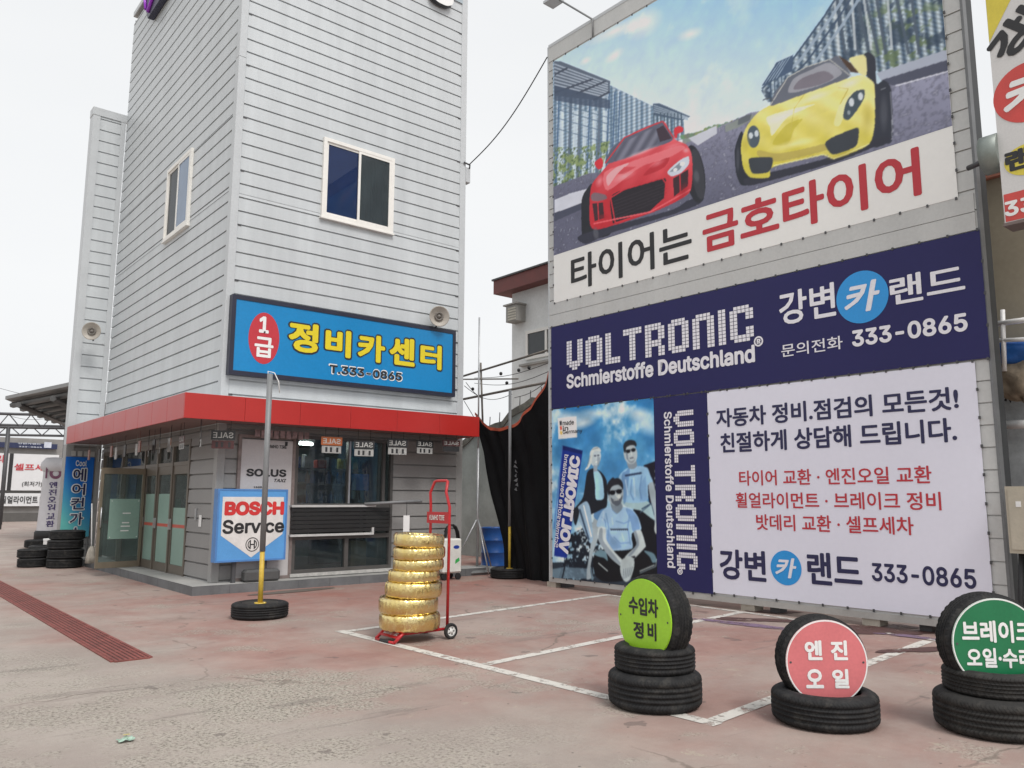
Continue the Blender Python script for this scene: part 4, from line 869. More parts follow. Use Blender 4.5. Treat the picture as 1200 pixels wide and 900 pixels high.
PR.poly(A((512, 580), (560, 535), (600, 515), (602, 548), (570, 585), (530, 600)), (198, 206, 212)); PR.poly(A((520, 582), (560, 545), (585, 540), (560, 575)), (128, 138, 146))
PR.poly(A((190, 680), (205, 668), (250, 678), (255, 695), (215, 705), (192, 700)), (120, 96, 102))
PR.poly(A((195, 715), (240, 710), (245, 775), (205, 790)), (54, 34, 40)); PR.poly(A((535, 610), (600, 570), (598, 640), (540, 685)), (54, 34, 40)); PR.line(A((565, 590), (566, 668)), 1.4, (196, 44, 54)); PR.line(A((218, 712), (222, 785)), 1.4, (196, 44, 54))
PR.line(A((200, 800), (440, 750), (610, 655)), 1.8, (222, 88, 94))
for c_, rx, ry, an, cl_, al_ in (((330, 600), 16, 5, -22, (248, 190, 190), .55), ((470, 545), 12, 4, -25, (244, 160, 164), .5), ((225, 620), 5, 9, 20, (246, 190, 192), .5), ((590, 490), 5, 4, 0, (250, 196, 198), .6), ((540, 470), 16, 3, -18, (240, 140, 146), .5), ((240, 770), 10, 4, 0, (150, 26, 36), .6), ((580, 660), 6, 12, 20, (150, 26, 36), .6), ((400, 500), 30, 3, -22, (252, 214, 214), .5)): PR.ell(*A(c_)[0], rx, ry, cl_, an, np.float64(al_), .9)
for c_ in ((210, 840), (635, 600)): PR.ell(*A(c_)[0], 4, 9, (96, 98, 104), -8, np.float64(.6), .5)
PR.ell(*A((575, 548))[0], 3, 2.2, (250, 252, 255), -25); PR.ell(*A((545, 572))[0], 2.4, 1.8, (250, 252, 255), -25)
# yellow car
PR.poly(B((70, 640), (45, 720), (52, 830), (75, 885), (110, 880), (120, 780), (85, 640)), (36, 40, 48)); PR.poly(B((640, 300), (680, 250), (718, 280), (725, 400), (760, 385), (795, 430), (802, 660), (770, 690), (700, 690), (690, 400)), (44, 48, 58)); PR.line(B((792, 440), (800, 600), (798, 670)), .9, (150, 154, 160))
PR.poly(B((90, 860), (200, 830), (480, 760), (700, 670), (800, 660), (700, 710), (520, 780), (200, 870), (110, 890)), (44, 46, 56))
PR.poly(B((85, 800), (75, 700), (95, 620), (150, 545), (225, 500), (400, 440), (560, 385), (650, 360), (700, 385), (716, 420), (716, 600), (690, 690), (600, 735), (520, 760), (460, 740), (230, 800), (210, 850), (120, 850)), lambda x, y: lerp3((238, 230, 150), (206, 194, 70), (y-95)/95+.16*np.sin(x*.12-y*.2)))
PR.poly(B((215, 505), (240, 440), (300, 370), (390, 320), (500, 285), (540, 270), (600, 360), (520, 400), (380, 450), (260, 495)), (96, 102, 112)); PR.poly(B((300, 440), (330, 375), (420, 330), (500, 300), (560, 350), (480, 400), (350, 440)), (150, 152, 158)); PR.poly(B((330, 430), (360, 380), (470, 340), (520, 370), (460, 405)), (108, 102, 110), .8)
PR.line(B((215, 505), (300, 370), (390, 320), (500, 285), (605, 368)), 1.1, (190, 190, 180))
PR.poly(B((595, 280), (660, 262), (678, 290), (676, 360), (640, 350), (610, 310)), (226, 218, 150)); PR.poly(B((540, 265), (600, 300), (640, 350), (600, 345)), (70, 52, 40)); PR.line(B((180, 480), (210, 470), (230, 485)), 1.2, (70, 76, 80))
PR.poly(B((200, 560), (330, 520), (430, 500), (300, 560), (225, 650), (215, 610)), (246, 244, 206), .8); PR.poly(B((225, 690), (290, 600), (370, 570), (330, 620), (300, 690)), (190, 178, 52), .7); PR.poly(B((520, 590), (560, 480), (640, 430), (590, 500), (550, 600)), (236, 232, 170), .7); PR.line(B((380, 450), (330, 520), (310, 640)), 1., (200, 188, 80)); PR.line(B((540, 420), (590, 425), (550, 500)), .9, (186, 174, 70))
PR.poly(B((565, 560), (580, 490), (620, 440), (665, 430), (665, 470), (630, 530), (590, 575)), (62, 76, 84)); PR.ell(*B((605, 490))[0], 3.2, 5, (208, 216, 216)); PR.ell(*B((648, 462))[0], 3, 4.6, (208, 216, 216)); PR.ell(*B((592, 540))[0], 1.8, 2.6, (140, 152, 156))
PR.ell(*B((135, 655))[0], 7.4, 13, (70, 84, 94)); PR.ell(*B((122, 650))[0], 2.6, 3.8, (200, 210, 212)); PR.ell(*B((150, 640))[0], 2.6, 3.8, (200, 210, 212))
PR.poly(B((160, 720), (260, 735), (470, 690), (640, 620), (480, 720), (250, 775), (160, 750)), (176, 160, 78), .8)
PR.poly(B((478, 690), (510, 660), (620, 615), (640, 622), (632, 690), (600, 715), (525, 740), (500, 730)), (52, 58, 64)); PR.poly(B((112, 765), (140, 755), (222, 755), (225, 790), (205, 825), (130, 830)), (52, 58, 64))
PR.line(B((230, 795), (470, 740), (520, 762), (690, 690)), 1.4, (232, 226, 150))
for c_, rx, ry, an, cl_, al_ in (((280, 560), 26, 6, -20, (252, 250, 222), .6), ((420, 470), 34, 5, -20, (250, 248, 214), .55), ((600, 400), 18, 6, -25, (252, 250, 224), .6), ((680, 560), 8, 26, 5, (176, 160, 60), .5), ((330, 690), 34, 6, -14, (250, 246, 200), .5), ((100, 690), 5, 14, 10, (178, 164, 66), .5), ((560, 740), 20, 4, -18, (168, 152, 60), .5), ((440, 620), 22, 10, -18, (222, 210, 96), .5)): PR.ell(*B(c_)[0], rx, ry, cl_, an, np.float64(al_), .9)
PR.ell(*B((760, 540))[0], 6, 26, (76, 80, 88), 0, np.float64(.7), .6); PR.line(B((745, 430), (770, 420)), 1.2, (110, 114, 120)); PR.ell(*B((60, 760))[0], 2.5, 18, (78, 82, 90), 0, np.float64(.6), .5)
PR.c = PR.c*(.95+.10*n2[:, None]); PR.soften(.8); PR.paint(allp, (240, 240, 232), .05)
PR.build('picture', bb, .0005, (222, 222, 216), .88)

def seqtext(mb, s, P, boxes, off, bold):
    for ch, bx in zip(s, boxes): put_text(mb, ch, P, pxbox(P, *bx), off, bold)
m = MB(); a = BP.at(824, 292); c = BP.at(1077, 177); d = BP.at(1077, 230); put_text(m, '금호타이어', BP, (a[0], (BP.at(827, 296)[1]+d[1])/2-.0, c[0], (c[1]+BP.at(826, 246)[1])/2), .003, .028); m.build('slogan_red', REDINK, bb)
m = MB(); a, b, c, d = BP.at(669, 297), BP.at(669, 336), BP.at(810, 263), BP.at(810, 310); put_text(m, '타이어는', BP, (a[0], (b[1]+d[1])/2, c[0], (a[1]+c[1])/2), .003, .02); m.build('slogan_black', BLACKINK, bb)
eyelets(SIGN.shift(.02), b0, b1, bz0, bz1, bb)

# 2 -- long navy banner
nb = thing('navy_banner', 'long dark navy banner with white tiled lettering and blue disc across the hoarding', 'banner', SIGN.w(3.7, 3.16, .01))
NAVY = M('banner_navy', (.021, .020, .100), .55, spec=.3, var=.05, scale=1, bump=.05, bscale=6, fine=.012); NP = SIGN.shift(.026)
m = MB(); m.slab(SIGN, .055, 7.338, 3.165, 4.685, .017, .025); m.build('sheet', NAVY, nb)
FT = {'V': '110011/110011/110011/110011/110011/110011/110011/111111/011110/001100', 'O': '011110/111111/110011/110011/110011/110011/110011/110011/111111/011110', 'L': '11000/11000/11000/11000/11000/11000/11000/11000/11111/11111',
      'T': '111111/111111/001100/001100/001100/001100/001100/001100/001100/001100', 'R': '111110/111111/110011/110011/110011/111110/111110/110011/110011/110011', 'N': '011110/111111/110011/110011/110011/110011/110011/110011/110011/110011',
      'I': '11/11/11/11/11/11/11/11/11/11', 'C': '011110/111111/110011/110011/110000/110000/110011/110011/111111/011110'}
def tiles(mb, word, P, box, off, rot=0):
    w = sum(len(FT[c].split('/')[0]) for c in word)+len(word)-1; u0, v0, u1, v1 = box; x = 0
    for c in word:
        rows = FT[c].split('/')
        for j, rw in enumerate(rows):
            for i, k in enumerate(rw):
                if k == '1':
                    a0, a1 = (x+i+.07)/w, (x+i+.93)/w; c0, c1 = 1-(j+.93)/10, 1-(j+.07)/10
                    if rot: a0, a1, c0, c1 = c0, c1, 1-a1, 1-a0
                    U_, V_ = (lambda t: u0+(u1-u0)*t), (lambda t: v0+(v1-v0)*t)
                    mb.quad(P.w(U_(a0), V_(c0), off), P.w(U_(a1), V_(c0), off), P.w(U_(a1), V_(c1), off), P.w(U_(a0), V_(c1), off))
        x += len(rows[0])+1
m = MB(); a = NP.at(664, 399); b = NP.at(666, 432); c = NP.at(882.5, 357); d = NP.at(882.5, 402)
tiles(m, 'VOLTRONIC', NP, (a[0], (b[1]+d[1])/2, c[0], (a[1]+c[1])/2), .003)
a = NP.at(664, 441); b = NP.at(664, 456); c = NP.at(884.5, 408); d = NP.at(884.5, 424.5)
put_text(m, 'Schmierstoffe Deutschland', NP, (a[0], (b[1]+d[1])/2, c[0], (a[1]+c[1])/2+.05), .003, .03)
q = NP.at(889, 400); put_text(m, '®', NP, (q[0]-.075, q[1]-.075, q[0]+.075, q[1]+.075), .003, .01)
a = NP.at(914, 382); b = NP.at(978, 330); put_text(m, '강변', NP, (a[0], a[1]+.0, b[0], b[1]), .003, .02)
a = NP.at(1044, 360); b = NP.at(1129, 308); put_text(m, '랜드', NP, (a[0], a[1]+.02, b[0], b[1]), .003, .02)
a = NP.at(916, 419); b = NP.at(987, 393); put_text(m, '문의전화', NP, (a[0], a[1], b[0], b[1]), .003, .008)
a = NP.at(999, 407); b = NP.at(1133, 366); put_text(m, '333-0865', NP, (a[0], a[1], b[0], b[1]), .003, .028)
m.build('lettering', WHITEINK, nb)
CY = M('disc_blue', (.02, .30, .72), .45, var=.03)
def blue_disc(P, cx, cy, r, par, box):
    c = P.at(cx, cy); m = MB(); m.poly([P.w(c[0]+r*math.cos(6.2832*k/48), c[1]+r*math.sin(6.2832*k/48), .002) for k in range(48)]); d = m.build('round_emblem', CY, par)
    m = MB(); put_text(m, '카', P, (c[0]-r*.62, c[1]-r*.58, c[0]+r*.66, c[1]+r*.58), .005, .03, slant=.22); m.build('emblem_letter', WHITEINK, d)
blue_disc(NP, 1010, 348, .345, nb, None)
eyelets(SIGN.shift(.024), .055, 7.338, 3.165, 4.685, nb)

# 3 -- white service banner
wb = thing('service_banner', 'big white banner listing car services in navy and red Korean text', 'banner', SIGN.w(5.3, .2, .01))
m = MB(); m.slab(SIGN, 3.46, 7.175, .205, 3.14, .017, .025); m.build('sheet', M('banner_cool_white', (.765, .765, .865), .5, var=.02, scale=1, bump=.06, bscale=5, fine=.012), wb)
m = MB()
def line_text(mb, s, P, l, r, off=.003, bold=.015):
    """l = (x, ytop, ybottom) at the left end, r likewise at the right end of one line of text"""
    a = P.at(l[0], l[1]); b = P.at(l[0], l[2]); c = P.at(r[0], r[1]); d = P.at(r[0], r[2]); put_text(mb, s, P, (a[0], (b[1]+d[1])/2, c[0], (a[1]+c[1])/2), off, bold)
line_text(m, '자동차 정비.점검의 모든것!', NP, (839, 480, 501), (1122, 452, 481), bold=.027)
line_text(m, '친절하게 상담해 드립니다.', NP, (844, 508, 531), (1120, 489, 518), bold=.027)
a = NP.at(844, 678); b = NP.at(897, 646); put_text(m, '강변', NP, (a[0], a[1], b[0], b[1]), .003, .028)
a = NP.at(947, 684); b = NP.at(1009, 650); put_text(m, '랜드', NP, (a[0], a[1], b[0], b[1]), .003, .028)
line_text(m, '333-0865', NP, (1021, 660, 682), (1143, 666, 689), bold=.022); m.build('lettering', NAVYINK, wb)
m = MB(); line_text(m, '타이어 교환 · 엔진오일 교환', NP, (866, 552, 569), (1091, 545, 567), bold=.015)
line_text(m, '휠얼라이먼트 · 브레이크 정비', NP, (862, 578, 596), (1102, 575, 597), bold=.015)
line_text(m, '밧데리 교환 · 셀프세차', NP, (886, 603, 622), (1070, 605, 626), bold=.015); m.build('red_lettering', REDINK, wb)
blue_disc(NP, 921, 665.5, .23, wb, None)
eyelets(SIGN.shift(.024), 3.46, 7.175, .205, 3.14, wb)

# 4 -- photo banner with navy strip
pb = thing('photo_banner', 'tall photo banner of three people under a blue sky with navy strip of vertical lettering', 'banner', SIGN.w(1.75, .17, .01))
m = MB(); m.slab(SIGN, 2.43, 3.455, .185, 3.15, .017, .025); m.build('navy_strip', NAVY, pb)
m = MB(); a = NP.at(789, 482); b = NP.at(818, 667); tiles(m, 'VOLTRONIC', NP, (a[0], b[1]-.02, b[0]+.0, a[1]), .003, rot=1)
a = NP.at(778, 483); b = NP.at(794, 666); put_text(m, 'Schmierstoffe Deutschland', NP, (a[0], b[1], b[0]-.03, a[1]), .003, .02, rot=-90)
q = NP.at(797, 669.5); put_text(m, '®', NP, (q[0]-.05, q[1]-.05, q[0]+.05, q[1]+.05), .003, .01, rot=-90); m.build('lettering', WHITEINK, pb)
PP = Print(NP, .07, 2.432, .17, 3.155, 420, 520); E_ = crop(640, 480, 4.286); X, Y = PP.x, PP.y; al = np.arange(len(X))
PP.paint(al, lambda x, y: lerp3((58, 138, 206), (150, 190, 226), (y-480)/190))
k1 = PP.noise(1.6, 4, 6); k2 = PP.noise(5, 9, 5); k3 = PP.noise(18, 6, 3)
PP.paint(al, (206, 218, 234), np.clip((k1+.4*k2-.66)*5, 0, 1)*.9); PP.paint(al, (30, 92, 160), np.clip((.48-k1)*5, 0, 1)*.5)
for c, rx, ry, an in (((110, 40), 34, 10, 10), ((180, 70), 22, 8, -20), ((500, 70), 26, 14, 30), ((470, 20), 24, 10, 10), ((260, 20), 30, 8, 0)): PP.ell(*E_(c)[0], rx, ry, (214, 224, 238), an, np.float64(.75), .9)
gy = PP.inside(E_((0, 770), (600, 740), (600, 900), (0, 900))); PP.paint(gy, (40, 50, 66)); PP.paint(PP.inside(E_((30, 800), (240, 790), (240, 860), (30, 850))), (108, 134, 158))
idx = PP.inside(E_((100, 640), (250, 560), (280, 700), (240, 860), (60, 860), (90, 740))); PP.paint(idx, (22, 30, 44), np.clip((k3[idx]-.38)*9, 0, 1)); PP.paint(idx, (120, 156, 190), np.clip((.36-k3[idx])*9, 0, 1))
PP.poly(E_((36, 800), (90, 790), (230, 800), (235, 850), (36, 848)), (96, 120, 146), .8)
# dark flag at the right
PP.poly(E_((490, 280), (556, 256), (560, 600), (540, 620)), (24, 24, 40))
for i in range(4): PP.line(E_((545, 310+i*34), (556, 310+i*34)), 3, (150, 170, 200), .7)
# blue flag (mirrored lettering added below)
PP.poly(E_((82, 180), (184, 206), (104, 745), (40, 735)), (22, 46, 140)); PP.poly(E_((82, 180), (184, 206), (180, 225), (80, 200)), (14, 30, 96)); PP.line(E_((82, 182), (40, 600)), 1.2, (70, 110, 190)); PP.line(E_((104, 745), (80, 850)), 1.5, (24, 30, 44))
# woman, left
PP.smooth = True
SK = (176, 192, 212)
PP.poly(E_((236, 560), (262, 540), (262, 640), (236, 720), (222, 800), (226, 846), (204, 852), (206, 800), (222, 690)), (150, 166, 186)); PP.poly(E_((248, 500), (300, 500), (300, 540), (268, 560), (240, 540)), (84, 128, 184))
PP.poly(E_((205, 320), (232, 296), (272, 310), (304, 360), (306, 480), (280, 500), (240, 520), (205, 530), (160, 490), (150, 505), (140, 500), (185, 440)), (26, 30, 42)); PP.poly(E_((238, 312), (262, 308), (284, 350), (290, 445), (250, 450), (246, 380)), (150, 196, 236))
PP.poly(E_((150, 510), (200, 460), (222, 500), (236, 640), (222, 672), (205, 640)), (140, 170, 206)); PP.line(E_((168, 500), (215, 655)), 2.2, (60, 80, 110)); PP.line(E_((188, 480), (228, 640)), 1.6, (214, 226, 240)); PP.poly(E_((136, 500), (158, 490), (166, 520), (150, 580), (138, 560)), (30, 34, 46))
PP.ell(*E_((248, 240))[0], 6.3, 10.5, SK, 8); PP.poly(E_((218, 240), (222, 212), (236, 192), (254, 186), (270, 194), (276, 210), (262, 208), (244, 210), (234, 226), (230, 262), (212, 296), (194, 304), (214, 270)), (196, 206, 218)); PP.line(E_((232, 200), (262, 192)), 1.2, (120, 132, 150), .7); PP.line(E_((222, 230), (206, 290)), 1., (128, 140, 158), .7); PP.ell(*E_((246, 232))[0], 1.5, .9, (60, 70, 92)); PP.ell(*E_((262, 230))[0], 1.3, .9, (60, 70, 92)); PP.line(E_((255, 238), (258, 250)), .7, (206, 214, 226)); PP.line(E_((248, 264), (264, 260)), 1., (240, 243, 248)); PP.poly(E_((256, 236), (272, 240), (268, 280), (258, 288)), (120, 136, 160), .7)
PP.poly(E_((238, 276), (258, 284), (256, 310), (238, 312)), (140, 156, 180))
# man standing, right
PP.poly(E_((440, 500), (520, 500), (552, 560), (556, 700), (560, 830), (430, 830), (430, 640)), (18, 20, 30)); PP.poly(E_((385, 455), (500, 455), (540, 500), (556, 560), (520, 540), (480, 510), (440, 500), (390, 480)), (148, 178, 198)); PP.line(E_((480, 500), (530, 470), (552, 560)), 1.4, (40, 60, 90)); PP.line(E_((470, 520), (520, 480)), 1, (60, 84, 116))
PP.poly(E_((368, 330), (400, 298), (430, 288), (470, 284), (508, 292), (524, 330), (538, 368), (512, 380), (506, 460), (390, 462), (378, 380), (364, 370)), (138, 180, 226)); PP.poly(E_((380, 330), (400, 310), (420, 300), (400, 460), (388, 460)), (92, 132, 190), .8); PP.line(E_((396, 332), (480, 318)), 2.2, (38, 52, 84)); PP.poly(E_((470, 380), (500, 330), (508, 460), (470, 460)), (108, 148, 204), .6)
PP.poly(E_((514, 378), (538, 366), (556, 450), (558, 540), (560, 620), (548, 610), (542, 520), (524, 450)), (150, 166, 186)); PP.ell(*E_((556, 596))[0], 3, 7, (176, 188, 204))
PP.poly(E_((406, 250), (448, 250), (456, 284), (434, 300), (412, 290)), (122, 136, 158)); PP.ell(*E_((424, 222))[0], 8, 12, (168, 182, 200), -6); PP.poly(E_((390, 208), (388, 180), (398, 162), (420, 152), (444, 156), (454, 172), (452, 186), (444, 180), (426, 178), (412, 184), (402, 192), (398, 218)), (34, 38, 48)); PP.ell(*E_((412, 209))[0], 2.7, 2.1, (18, 20, 30), -12); PP.ell(*E_((438, 203))[0], 2.6, 2.1, (18, 20, 30), -12); PP.line(E_((398, 206), (449, 196)), .6, (18, 20, 30)); PP.line(E_((427, 214), (431, 230)), .8, (206, 214, 226)); PP.poly(E_((404, 236), (414, 262), (428, 270), (442, 262), (448, 240), (440, 254), (426, 258), (412, 250)), (112, 124, 144), .75); PP.line(E_((420, 243), (438, 240)), .8, (84, 90, 110)); PP.line(E_((420, 246), (440, 243)), 1, (90, 96, 116)); PP.poly(E_((400, 216), (410, 220), (414, 256), (404, 250)), (104, 118, 142), .8)
# man crouching, front
PP.poly(E_((236, 760), (250, 715), (300, 700), (400, 690), (490, 705), (540, 720), (556, 760), (540, 810), (460, 840), (380, 862), (290, 864), (246, 830)), (18, 20, 28)); PP.poly(E_((240, 725), (270, 705), (300, 715), (310, 760), (290, 745), (262, 738)), (96, 126, 150)); PP.poly(E_((490, 708), (540, 722), (556, 760), (536, 770), (520, 740)), (96, 126, 150)); PP.line(E_((262, 770), (310, 812)), 1.2, (180, 194, 208)); PP.line(E_((470, 812), (545, 780)), 1.2, (180, 194, 208)); PP.line(E_((470, 822), (550, 788), (556, 750)), .8, (150, 170, 190))
PP.poly(E_((258, 560), (285, 505), (325, 488), (385, 488), (430, 500), (462, 540), (478, 602), (436, 618), (428, 640), (430, 700), (300, 705), (302, 640), (296, 592), (256, 588)), (150, 186, 230)); PP.poly(E_((400, 500), (430, 505), (460, 545), (470, 600), (436, 612), (424, 560)), (104, 142, 200), .8); PP.poly(E_((300, 640), (310, 600), (330, 640), (380, 690), (310, 700)), (112, 150, 206), .7)
for q_ in (((300, 520), (316, 600), (306, 690)), ((420, 520), (410, 590), (424, 680)), ((340, 640), (372, 672), (420, 668)), ((330, 500), (352, 524), (380, 500)), ((280, 540), (298, 560), (300, 590)), ((350, 560), (392, 572), (424, 556))): PP.line(E_(*q_), 1.6, (104, 142, 198), .7)
for q_ in (((330, 540), (336, 580)), ((380, 620), (392, 660)), ((290, 510), (284, 560)), ((398, 350), (410, 430)), ((440, 340), (446, 440))): PP.line(E_(*q_), 1.8, (186, 210, 242), .6)
for q_ in (((430, 350), (424, 420), (440, 455)), ((480, 330), (470, 400), (480, 450))): PP.line(E_(*q_), 1.5, (92, 130, 190), .7)
PP.line(E_((324, 604), (408, 600)), .9, (40, 46, 66)); 
for i in range(9): PP.line(E_((324+i*10, 598), (330+i*10, 606)), 1.5, (40, 44, 62))
PP.poly(E_((262, 592), (298, 594), (302, 650), (340, 710), (396, 770), (380, 790), (320, 742), (264, 660)), (184, 198, 214)); PP.poly(E_((270, 600), (284, 600), (288, 660), (360, 752), (380, 786), (320, 742), (264, 660)), (112, 128, 152), .7)
PP.poly(E_((440, 616), (476, 606), (500, 680), (494, 696), (440, 752), (410, 770), (396, 740), (452, 680)), (180, 194, 210)); PP.poly(E_((440, 616), (452, 612), (466, 680), (420, 740), (400, 745), (452, 680)), (104, 120, 146), .7); PP.line(E_((412, 745), (448, 740)), 2.4, (30, 34, 46))
PP.poly(E_((376, 760), (410, 736), (440, 748), (442, 790), (424, 850), (402, 866), (384, 850), (372, 810)), (170, 184, 200))
for i in range(5): PP.line(E_((390+i*11, 800-i*3), (386+i*9, 856-i*6)), .8, (88, 100, 122), .8)
PP.poly(E_((326, 462), (372, 462), (384, 492), (356, 522), (330, 496)), (116, 132, 154)); PP.ell(*E_((350, 424))[0], 9, 13.5, (150, 166, 186), 4); PP.poly(E_((310, 422), (306, 384), (314, 362), (328, 346), (338, 340), (344, 346), (362, 344), (378, 356), (386, 376), (387, 400), (378, 390), (364, 378), (344, 380), (330, 388), (322, 402), (318, 430)), (32, 34, 44)); PP.ell(*E_((333, 417))[0], 3.4, 2.7, (14, 16, 26), -8); PP.ell(*E_((366, 411))[0], 3.4, 2.7, (14, 16, 26), -8); PP.line(E_((314, 414), (384, 400)), .8, (14, 16, 26)); PP.line(E_((350, 420), (354, 440)), .9, (200, 208, 220)); PP.poly(E_((324, 440), (340, 452), (370, 446), (384, 430), (376, 468), (356, 484), (332, 470)), (70, 78, 96), .85); PP.line(E_((340, 456), (366, 452)), 1, (188, 196, 206)); PP.ell(*E_((366, 436))[0], 2.2, 3, (196, 206, 218))
# corner label card
PP.smooth = False
PP.poly(E_((58, 44), (152, 34), (156, 140), (62, 148)), (216, 218, 228)); PP.poly(E_((68, 58), (78, 57), (79, 78), (69, 79)), (28, 28, 44)); PP.poly(E_((69, 84), (79, 83), (80, 102), (70, 103)), (190, 70, 60)); PP.poly(E_((70, 107), (80, 106), (81, 124), (71, 125)), (226, 170, 90))
PP.c = PP.c*(.86+.28*k2[:, None]); PP.soften(1.7); PP.build('picture', pb, .0005, (204, 206, 222), .86)
m = MB()
for s, y in (('made', 68), ('in', 95), ('Germany', 116)):
    a = NP.at(*E_((84, y+9))[0]); put_text(m, s, NP, (a[0], a[1]-.01, a[0]+.07*len(s), a[1]+.075), .004, .01)
m.build('card_lettering', BLACKINK, pb)
fo = NP.at(*E_((72, 715))[0]); ft = NP.at(*E_((134, 228))[0]); FL = Plane(NP.o, NP.u, NP.n)
class Tilt(Plane):      # a printed flag drawn leaning on the poster
    def __init__(s, P, a, b): s.P = P; s.a = Vector(a); s.d = (Vector(b)-Vector(a)); s.L = s.d.length; s.d.normalize(); s.e = Vector((s.d.y, -s.d.x))
    def w(s, u, v, off=0): p = s.a+s.d*u+s.e*v; return s.P.w(p.x, p.y, off)
TL = Tilt(NP, fo, ft); m = MB(); put_text(m, 'VOLTRONIC', TL, (.0, -.06, TL.L, .20), .004, .05, mirror=False)
T2 = Tilt(NP, NP.at(*E_((44, 690))[0]), NP.at(*E_((98, 225))[0])); put_text(m, 'Schmierstoffe Deutschland', T2, (0, -.02, T2.L, .085), .004, .015); m.build('flag_lettering', WHITEINK, pb)
eyelets(SIGN.shift(.024), .07, 3.455, .175, 3.152, pb)

# flood lamp on an arm over the hoarding
r = thing('arm_lamp', 'small flat lamp on a thin arm above the hoarding top edge', 'lamp', SIGN.w(1.2, 10.2, .03)); a = SIGN.w(1.2, 10.3, .03); b = SIGN.w(.62, 10.86, .35)
m = MB(); m.tube([SIGN.w(1.2, 9.95, .03), a, b], .018, 6); m.build('arm', GREYPOLE, r)
m = MB(); P = SIGN.shift(.35); m.slab(P, .36, .66, 10.83, 10.88, -.12, .14); m.build('lamp_head', STEEL, r)

# ------------------------------------------------------------------ tyres and the things in the yard
RUB = M('rubber', (.017, .017, .018), .75, spec=.3, var=.35, scale=6, bump=.25, bscale=140, fine=.12)
RUBD = M('rubber_dusty', (.026, .025, .024), .8, spec=.3, var=.4, scale=5, bump=.3, bscale=120, fine=.15)
for mt_ in (RUB, RUBD):      # cut sipes and a dusty bloom into the tread
    t = mt_.node_tree; b = t.nodes['Principled BSDF']; at = t.nodes.new('ShaderNodeAttribute'); at.attribute_name = 'tread'; sp_ = t.nodes.new('ShaderNodeSeparateXYZ'); t.links.new(at.outputs['Vector'], sp_.inputs[0])
    def mth(op, x, y):
        n = t.nodes.new('ShaderNodeMath'); n.operation = op
        for i, k in enumerate((x, y)):
            if isinstance(k, (int, float)): n.inputs[i].default_value = k
            elif k is not None: t.links.new(k, n.inputs[i])
        return n.outputs[0]
    ph_ = mth('ADD', mth('MULTIPLY', sp_.outputs[0], 240.), mth('MULTIPLY', mth('PINGPONG', sp_.outputs[1], .045), 170.)); si = mth('GREATER_THAN', mth('SINE', ph_, None), .62); si = mth('MULTIPLY', si, sp_.outputs[2])
    old = b.inputs['Normal'].links[0].from_node; bp = t.nodes.new('ShaderNodeBump'); bp.invert = True; bp.inputs['Strength'].default_value = .55; bp.inputs['Distance'].default_value = .006; t.links.new(si, bp.inputs['Height']); t.links.new(old.outputs[0], bp.inputs['Normal']); t.links.new(bp.outputs[0], b.inputs['Normal'])
    src = b.inputs['Base Color'].links[0].from_socket; mx = t.nodes.new('ShaderNodeMix'); mx.data_type = 'RGBA'; mx.blend_type = 'MULTIPLY'; mx.inputs[7].default_value = (.45, .45, .45, 1); t.links.new(mth('MULTIPLY', si, .8), mx.inputs[0]); t.links.new(src, mx.inputs[6])
    ns = t.nodes.new('ShaderNodeTexNoise'); ns.inputs['Scale'].default_value = 9; ns.inputs['Detail'].default_value = 7; ns.inputs['Roughness'].default_value = .75; tc = t.nodes.new('ShaderNodeTexCoord'); t.links.new(tc.outputs['Object'], ns.inputs[0]); rg = t.nodes.new('ShaderNodeMapRange'); rg.inputs[1].default_value = .5; rg.inputs[2].default_value = .72; rg.inputs[4].default_value = .55; t.links.new(ns.outputs[0], rg.inputs[0])
    m2 = t.nodes.new('ShaderNodeMix'); m2.data_type = 'RGBA'; m2.inputs[7].default_value = (.085, .078, .068, 1); t.links.new(rg.outputs[0], m2.inputs[0]); t.links.new(mx.outputs[2], m2.inputs[6]); t.links.new(m2.outputs[2], b.inputs['Base Color'])
def tyre_mesh(R, w, n=120, grooves=4, hole=.62, lugs=True):
    r0 = R*hole; p = [(r0, .018), (r0+.012, .006), (R*.80, 0), (R*.90, w*.035), (R*.955, w*.085)]; lug = {4}
    a, b = w*.14, w*.86; gw = .011; p.append((R*.985, a)); lug.add(5)
    for i in range(grooves):
        zc = a+(b-a)*(i+1)/(grooves+1); e = R*(.993+.007*math.sin(math.pi*(i+1)/(grooves+1))); p += [(e, zc-gw), (e-.009, zc-gw+.002), (e-.009, zc+gw-.002), (e, zc+gw)]
    p.append((R*.985, b)); lug.add(len(p)-1); p.append((R*.955, w*.915)); lug.add(len(p)-1)
    p += [(R*.90, w*.965), (R*.86, w*.972), (R*.852, w*.985), (R*.80, w), (R*.72, w*.992), (R*.715, w*.98), (r0+.012, w-.006), (r0, w-.018), (r0+.02, w*.8), (R*.9, w*.72), (R*.93, w*.5), (R*.9, w*.28), (r0+.02, w*.2)]
    m = MB(); k = 2*math.pi/n; m.tread = [(i*k*R, z_, 1. if 4 <= j <= 6+4*grooves else 0.) for i in range(n) for j, (r_, z_) in enumerate(p)]
    m.lathe(p, n, closed=True, wob=(lambda an, j: (-.007, 0) if (lugs and j in lug and int(round(an/k)) % 3 == 0) else (0, 0))); return m
def place(m, c, q=None):
    for i, v in enumerate(m.v): m.v[i] = (q@v if q else v)+Vector(c)
    return m
def tyre(c, R, w, label, mt=RUB, group=None, name='tyre', q=None, **k):
    m = place(tyre_mesh(R, w, **k), c, q); return tag(m.build(name, mt), label, 'tyre', group)
